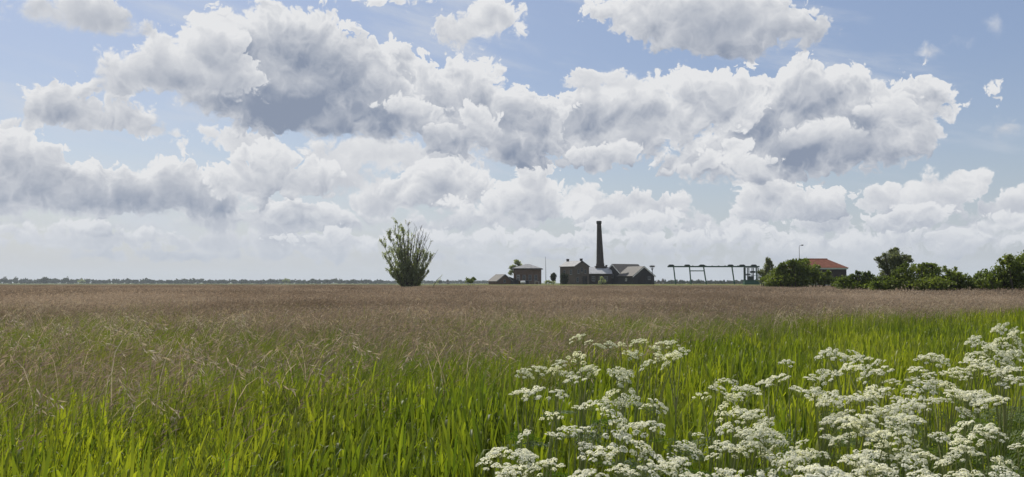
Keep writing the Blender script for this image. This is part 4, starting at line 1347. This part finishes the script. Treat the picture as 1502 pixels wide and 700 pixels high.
# far farm roofs and a water tower
for px, w_, hgt_, D, nm, lab, mr in [(966, 5, 4.2, 700, 'distant_house', 'tiny distant house with blue-grey roof between the right barn and the gantry', M['zinc']),
                                  (972.5, 3, 6.0, 720, 'distant_house', 'tiny distant tall-gabled dark house just left of the gantry', M['slate_dark']),
                                  (382, 6, 3.8, 1200, 'distant_house', 'tiny pale distant house in the woods on the left horizon', M['slate']),
                                  (657, 4.2, 5.0, 1100, 'distant_house', 'tiny dark distant block standing above the horizon right of the lone willow', M['slate_dark'])]:
    k = D / F; W_ = w_ * k; zt = hgt_ * k + CAM_H
    hh_ = gable_house(nm, lab, 'house', (gx(px, D) - W_ / 2, D, 0), rd(8), W_, W_ * 1.1, zt * .62, zt, M['brick_wall'], mr, None, .2, .1)
    opening('window', hh_, (W_ * .3, 0, zt * .2), UX, W_ * .12, zt * .2, M['white_paint'], M['glass'], 1, (0, -1, 0))
    opening('window', hh_, (W_ * .7, 0, zt * .2), UX, W_ * .12, zt * .2, M['white_paint'], M['glass'], 1, (0, -1, 0))

# ------------------------------------------------------------------ cow parsley on the near right
def umbel_mesh(seed, dia=0.085):
    r_ = np.random.default_rng(seed)
    nr = int(r_.integers(8, 13))
    g = MB(); V_, F_, c0 = [], [], 0
    for k in range(nr):
        a = 2 * np.pi * k * 0.618 + r_.uniform(-.25, .25)
        rr = dia * .5 * math.sqrt((k + .6) / nr) * r_.uniform(.85, 1.1)
        h_ = 0.036 - rr * rr * 13 + r_.uniform(-.004, .004)
        tip = np.array([rr * math.cos(a), rr * math.sin(a), h_])
        g.tube([(0, 0, 0), tuple(tip * .55 + [0, 0, -.001]), tuple(tip)], [.0009, .0007, .0005], 3, cap=False)
        R = r_.uniform(.0078, .0125)
        nf = 24
        d = r_.normal(size=(nf, 3)); d[:, 2] = np.abs(d[:, 2]) * .8 + .05; d = unit(d)
        out = np.array([math.cos(a), math.sin(a), 0]) * (rr / dia) * .9
        p = tip + d * np.array([R, R, R * .62]) + out * R * .3
        nrm = unit(d + np.array([0, 0, .9]) + out + r_.normal(0, .35, (nf, 3)))
        u = unit(np.cross(nrm, r_.normal(size=(nf, 3)))); w = np.cross(nrm, u)
        s_ = (r_.uniform(.0026, .0042, nf))[:, None]
        V_.append(np.stack([p + u * s_, p + w * s_ * .9, p - u * s_, p - w * s_ * .9], 1).reshape(-1, 3))
        b = np.arange(nf) * 4 + c0
        F_.append(np.stack([b, b + 1, b + 2, b + 3], 1)); c0 += nf * 4
    gv_, gf_ = np.array(g.v), g.f
    FV, FF = np.concatenate(V_), np.concatenate(F_)
    me = bpy.data.meshes.new('umbel')
    me.from_pydata([tuple(x) for x in FV] + g.v, [], [tuple(int(i) for i in f) for f in FF] + [tuple(i + len(FV) for i in f) for f in gf_])
    me.materials.append(M['umbel']); me.materials.append(M['herb_stem'])
    me.polygons.foreach_set('material_index', [0] * len(FF) + [1] * len(gf_))
    me.update()
    return me


def fern_leaf(r_, L_=0.26, w_=0.0075):
    """feathery leaf: stalk along +x with side pinnae that carry small leaflets"""
    P_, D_, Ls = [], [], []
    for k in range(7):
        f = .22 + .78 * k / 7
        ln_ = L_ * .48 * (1 - f) + .02
        for s_ in (-1, 1):
            ang = s_ * 1.0
            dx, dy = math.cos(ang), math.sin(ang)
            m_ = max(2, int(ln_ / .014))
            for j in range(m_):
                t = (j + .6) / m_ * ln_
                for q in (-1, 1):
                    a2 = ang + q * .8
                    P_.append((L_ * f + dx * t + math.cos(a2) * .008, dy * t + math.sin(a2) * .008, -.25 * (L_ * f + t) ** 2 / L_ + r_.uniform(-.006, .006)))
                    D_.append((math.cos(a2), math.sin(a2), r_.uniform(-.3, .3)))
                    Ls.append(.026 * (1 - .4 * t / (ln_ + .001)))
    P_, D_ = np.array(P_), unit(np.array(D_))
    n_ = len(P_)
    sd = unit(np.cross(D_, np.array([0, 0, 1.0]) + r_.normal(0, .3, (n_, 3))))
    L2 = np.array(Ls)[:, None] * .5
    V_ = np.stack([P_ - D_ * L2, P_ + sd * w_ * .5, P_ + D_ * L2, P_ - sd * w_ * .5], 1).reshape(-1, 3)
    b = np.arange(n_) * 4
    V2, F2 = ribbons(np.array([[0, 0, 0.]]), np.array([[L_ * .3, 0, .0]]), np.array([[L_ * .6, 0, -.03]]), np.array([[L_, 0, -.25 * L_]]), np.array([.003]), 4, np.array([[0, 1.0, 0]]), 1)
    return np.concatenate([V_, V2]), np.concatenate([np.stack([b, b + 1, b + 2, b + 3], 1), F2 + n_ * 4])


UMB = [umbel_mesh(100 + k, 0.072 + .004 * (k % 5)) for k in range(10)]
_lr = np.random.default_rng(5)
LEAF = []
for k in range(4):
    V_, F_ = fern_leaf(_lr, .22 + .03 * k)
    LEAF.append(np_mesh('leaf', V_, F_, [M['herb']]))

# flower heads: (x, y, half width, half height, number of umbels) in the photograph's pixels
HEADS = [
 (862, 492, 20, 9, 3), (915, 506, 26, 9, 4), (948, 500, 18, 6, 2), (985, 503, 16, 6, 2), (972, 523, 24, 7, 3), (788, 538, 24, 6, 3), (822, 537, 12, 7, 2),
 (846, 523, 8, 4, 1), (868, 538, 10, 6, 2), (914, 552, 9, 9, 2), (770, 571, 20, 4, 2), (817, 576, 9, 6, 1), (841, 556, 8, 4, 1), (868, 591, 24, 6, 3), (906, 580, 24, 8, 3),
 (898, 607, 10, 4, 1), (955, 591, 16, 5, 2), (1048, 568, 20, 9, 3), (1070, 556, 14, 5, 2), (1090, 573, 16, 8, 3), (1083, 600, 20, 7, 2), (809, 608, 12, 3, 1),
 (775, 631, 12, 3, 1), (806, 629, 8, 3, 1), (837, 628, 8, 4, 1), (858, 619, 8, 5, 1), (859, 645, 8, 4, 1), (943, 622, 16, 8, 3), (907, 643, 9, 4, 1), (941, 655, 14, 6, 2),
 (731, 664, 14, 6, 2), (765, 662, 14, 8, 2), (786, 674, 24, 10, 4), (746, 688, 18, 8, 3), (879, 664, 14, 8, 2), (868, 690, 20, 7, 3), (914, 688, 14, 7, 2), (976, 682, 26, 11, 4),
 (1000, 650, 14, 6, 2), (1025, 631, 10, 4, 1), (1020, 694, 20, 6, 2), (1062, 650, 18, 9, 3), (1088, 628, 20, 9, 3), (1108, 650, 16, 9, 3), (1130, 634, 22, 9, 3), (1110, 606, 18, 6, 2),
 (1155, 528, 8, 4, 1), (1131, 552, 12, 6, 2), (1232, 517, 22, 7, 3), (1272, 521, 20, 4, 2), (1207, 545, 20, 6, 2), (1172, 566, 8, 6, 1), (1255, 538, 14, 5, 2), (1292, 548, 20, 8, 3), (1200, 575, 10, 8, 2),
 (1226, 578, 12, 7, 2), (1233, 603, 22, 11, 4), (1264, 578, 20, 8, 3), (1300, 570, 20, 8, 3), (1334, 590, 22, 10, 4), (1340, 562, 16, 6, 2), (1300, 600, 22, 9, 3), (1262, 618, 18, 8, 3),
 (1230, 636, 18, 8, 2), (1285, 632, 14, 6, 2), (1322, 616, 20, 7, 3), (1368, 520, 12, 5, 2), (1352, 544, 16, 6, 3), (1378, 552, 14, 8, 2), (1402, 545, 18, 8, 3), (1386, 576, 22, 6, 3),
 (1420, 576, 18, 6, 3), (1450, 584, 18, 8, 2), (1434, 532, 16, 8, 3), (1462, 540, 18, 8, 3), (1490, 548, 14, 8, 2), (1474, 474, 16, 4, 2), (1432, 493, 9, 5, 2), (1472, 497, 18, 6, 3), (1494, 492, 8, 5, 1),
 (1440, 512, 12, 5, 2), (1478, 520, 16, 6, 3), (1412, 596, 12, 4, 1), (1190, 658, 16, 6, 2), (1180, 640, 12, 5, 1), (1160, 668, 14, 6, 2), (1240, 690, 22, 7, 3), (1200, 688, 14, 7, 2), (1290, 684, 20, 7, 3), (1264, 664, 16, 6, 2),
 (1345, 668, 20, 8, 3), (1375, 640, 12, 4, 1), (1400, 662, 18, 7, 3), (1413, 625, 9, 3, 1), (1422, 648, 12, 4, 1), (1450, 631, 14, 5, 2), (1494, 646, 8, 4, 1), (1466, 670, 7, 3, 1), (1350, 694, 18, 5, 2), (1410, 690, 18, 6, 2),
 (1306, 656, 14, 6, 2), (1130, 692, 18, 6, 2), (1070, 690, 14, 6, 2), (1320, 640, 14, 5, 1), (1470, 692, 12, 4, 1), (1530, 500, 16, 6, 2), (1535, 560, 20, 8, 3), (1530, 620, 18, 8, 2)]


def depth_of(py):
    return float(np.interp(py, [470, 540, 600, 700], [5.0, 4.05, 3.35, 2.55]))


rowname = [(505, 'at the far back'), (545, 'toward the back'), (585, 'halfway back'), (625, 'near the middle'), (662, 'toward the front'), (999, 'along the front')]
counts = {}
order = sorted(HEADS, key=lambda h: (next(i for i, r in enumerate(rowname) if h[1] < r[0]), h[0]))
ORD = ['first', 'second', 'third', 'fourth', 'fifth', 'sixth', 'seventh', 'eighth', 'ninth', 'tenth', 'eleventh', 'twelfth', 'thirteenth', 'fourteenth', 'fifteenth', 'sixteenth', 'seventeenth',
       'eighteenth', 'nineteenth', 'twentieth', 'twenty-first', 'twenty-second', 'twenty-third', 'twenty-fourth', 'twenty-fifth', 'twenty-sixth', 'twenty-seventh', 'twenty-eighth', 'twenty-ninth', 'thirtieth']
NUM = {1: 'single', 2: 'small', 3: 'full', 4: 'broad'}
for (hx_, hy_, hw_, hh_, nu) in order:
    kind_n, nu = nu, nu + (1 if nu > 1 and (hx_ > 1180 or random.random() < .5) else 0)
    ri = next(i for i, r in enumerate(rowname) if hy_ < r[0])
    counts[ri] = counts.get(ri, 0) + 1
    D = depth_of(hy_) + random.uniform(-.12, .12)
    k = D / F
    root = Vector((gx(hx_, D) - random.uniform(-.02, .10), D + random.uniform(-.08, .12), 0))
    r = empty('cow_parsley', root)
    tag(r, f'{NUM[kind_n]} cow parsley {rowname[ri][1]} of the drift, {ORD[counts[ri] - 1]} from the left', 'flower', 'cow parsley plants in the near right of the field')
    heads = []
    for j in range(nu):
        u_ = (j - (nu - 1) / 2) / max(1, (nu - 1) / 2) if nu > 1 else 0
        p = at(hx_ + u_ * hw_ * .78 + random.uniform(-3, 3), hy_ + random.uniform(-1.0, 1.0) * hh_ + 3 * abs(u_), D + random.uniform(-.10, .10))
        heads.append(p - root)
    top = sum((h_.z for h_ in heads)) / nu
    fork = Vector((heads[0].x * .3 + heads[-1].x * .3, 0, top - random.uniform(.24, .34)))
    g = MB()
    g.tube([(0, 0, 0), tuple(fork * .5 + Vector((random.uniform(-.02, .02), .01, 0))), tuple(fork)], [.0055, .0045, .0036], 5)
    for h_ in heads:
        b_ = fork.lerp(Vector((0, 0, fork.z - .2)), random.uniform(0, .8)) if nu > 1 else fork
        c_ = b_.lerp(h_, .5) + Vector((0, 0, .02 - .1 * (h_ - b_).x * 0))
        g.tube([b_, c_, h_ - Vector((0, 0, .034))], [.0030, .0024, .0018], 4)
    g.build('stem', M['herb_stem'], r)
    for h_ in heads:
        o = link('umbel', random.choice(UMB), r, h_ - Vector((0, 0, .034)))
        sc_ = random.choice((.65, .85, 1.0, 1.08, 1.2)) * random.uniform(.9, 1.1)
        o.scale = (sc_, sc_, sc_)
        o.rotation_euler = (random.gauss(.26, .28), random.gauss(0, .28), random.uniform(0, 6.28))
    for j in range(3):
        o = link('leaf', random.choice(LEAF), r, Vector((0, 0, fork.z * (.55 + .2 * j) - .04)))
        o.rotation_euler = (0, -random.uniform(.1, .7), random.uniform(0, 6.28))

# feathery leaves and thin grass beneath the flowers
bag = Bag()
for v_ in range(6):
    for j in range(9):
        V_, F_ = fern_leaf(_lr, _lr.uniform(.16, .30), .0085)
        a, b = _lr.uniform(0, 2 * np.pi), _lr.uniform(.2, 1.1)
        Ry = np.array([[math.cos(b), 0, -math.sin(b)], [0, 1, 0], [math.sin(b), 0, math.cos(b)]])
        Rz = np.array([[math.cos(a), -math.sin(a), 0], [math.sin(a), math.cos(a), 0], [0, 0, 1]])
        V_ = V_ @ Ry.T @ Rz.T + np.array([_lr.uniform(-.12, .12), _lr.uniform(-.12, .12), _lr.uniform(.25, .80)])
        bag.add((V_, F_), 0, v_)
    n_ = 26
    q = RNG.uniform(-.18, .18, (n_, 2)); P0 = np.stack([q[:, 0], q[:, 1], np.zeros(n_)], 1)
    L_ = RNG.uniform(.7, 1.08, n_); a = RNG.uniform(0, 6.28, n_)
    o = np.stack([np.cos(a), np.sin(a), np.zeros(n_)], 1) * RNG.uniform(.03, .3, n_)[:, None] + WIND
    up = np.array([0, 0, 1.0])
    bag.add(ribbons(P0, P0 + (up * .4) * L_[:, None], P0 + (up * .8 + o * .4) * L_[:, None], P0 + (up * .95 + o * 1.1) * L_[:, None], np.full(n_, .0065), 4), 1, v_)
X, Y = wedge(1.9, 6.2, 0.19)
pxs = W0 / 2 + F * X / Y
lim = np.interp(pxs, [690, 800, 1000, 1200, 1500, 1700], [2.9, 3.9, 3.6, 4.0, 5.6, 6.0])
k = (pxs > 690) & (Y < lim + .2 * RNG.normal(size=len(X)))
X, Y = X[k], Y[k]
hs = RNG.uniform(.82, 1.1, len(X)) * np.interp(W0 / 2 + F * X / Y, [700, 1150, 1400], [.72, .86, 1.06])
scatter_object('undergrowth', bag, 6, np.stack([X, Y, np.zeros(len(X))], 1), spread_rot(len(X), .08), np.stack([np.ones(len(X)), np.ones(len(X)), hs], 1),
               RNG.integers(0, 6, len(X)), [M['herb'], M['olive_g']], 'feathery green leaves and thin grass beneath the white flowers', 'undergrowth')
print('herb', len(X))

# ------------------------------------------------------------------ air
g = MB(); g.box(-2600, 2600, -700, 2300, -1.0, 32.0)
hm, n = material('air')
pv = n.node('ShaderNodeVolumePrincipled')
pv.inputs['Color'].default_value = (0.80, 0.88, 1.0, 1)
pv.inputs['Density'].default_value = 0.00012
pv.inputs['Anisotropy'].default_value = 0.25
o = n.node('ShaderNodeOutputMaterial'); n.nt.links.new(pv.outputs[0], o.inputs['Volume'])
tag(g.build('haze', hm), 'thin pale haze in the air over the whole field', kind='stuff')
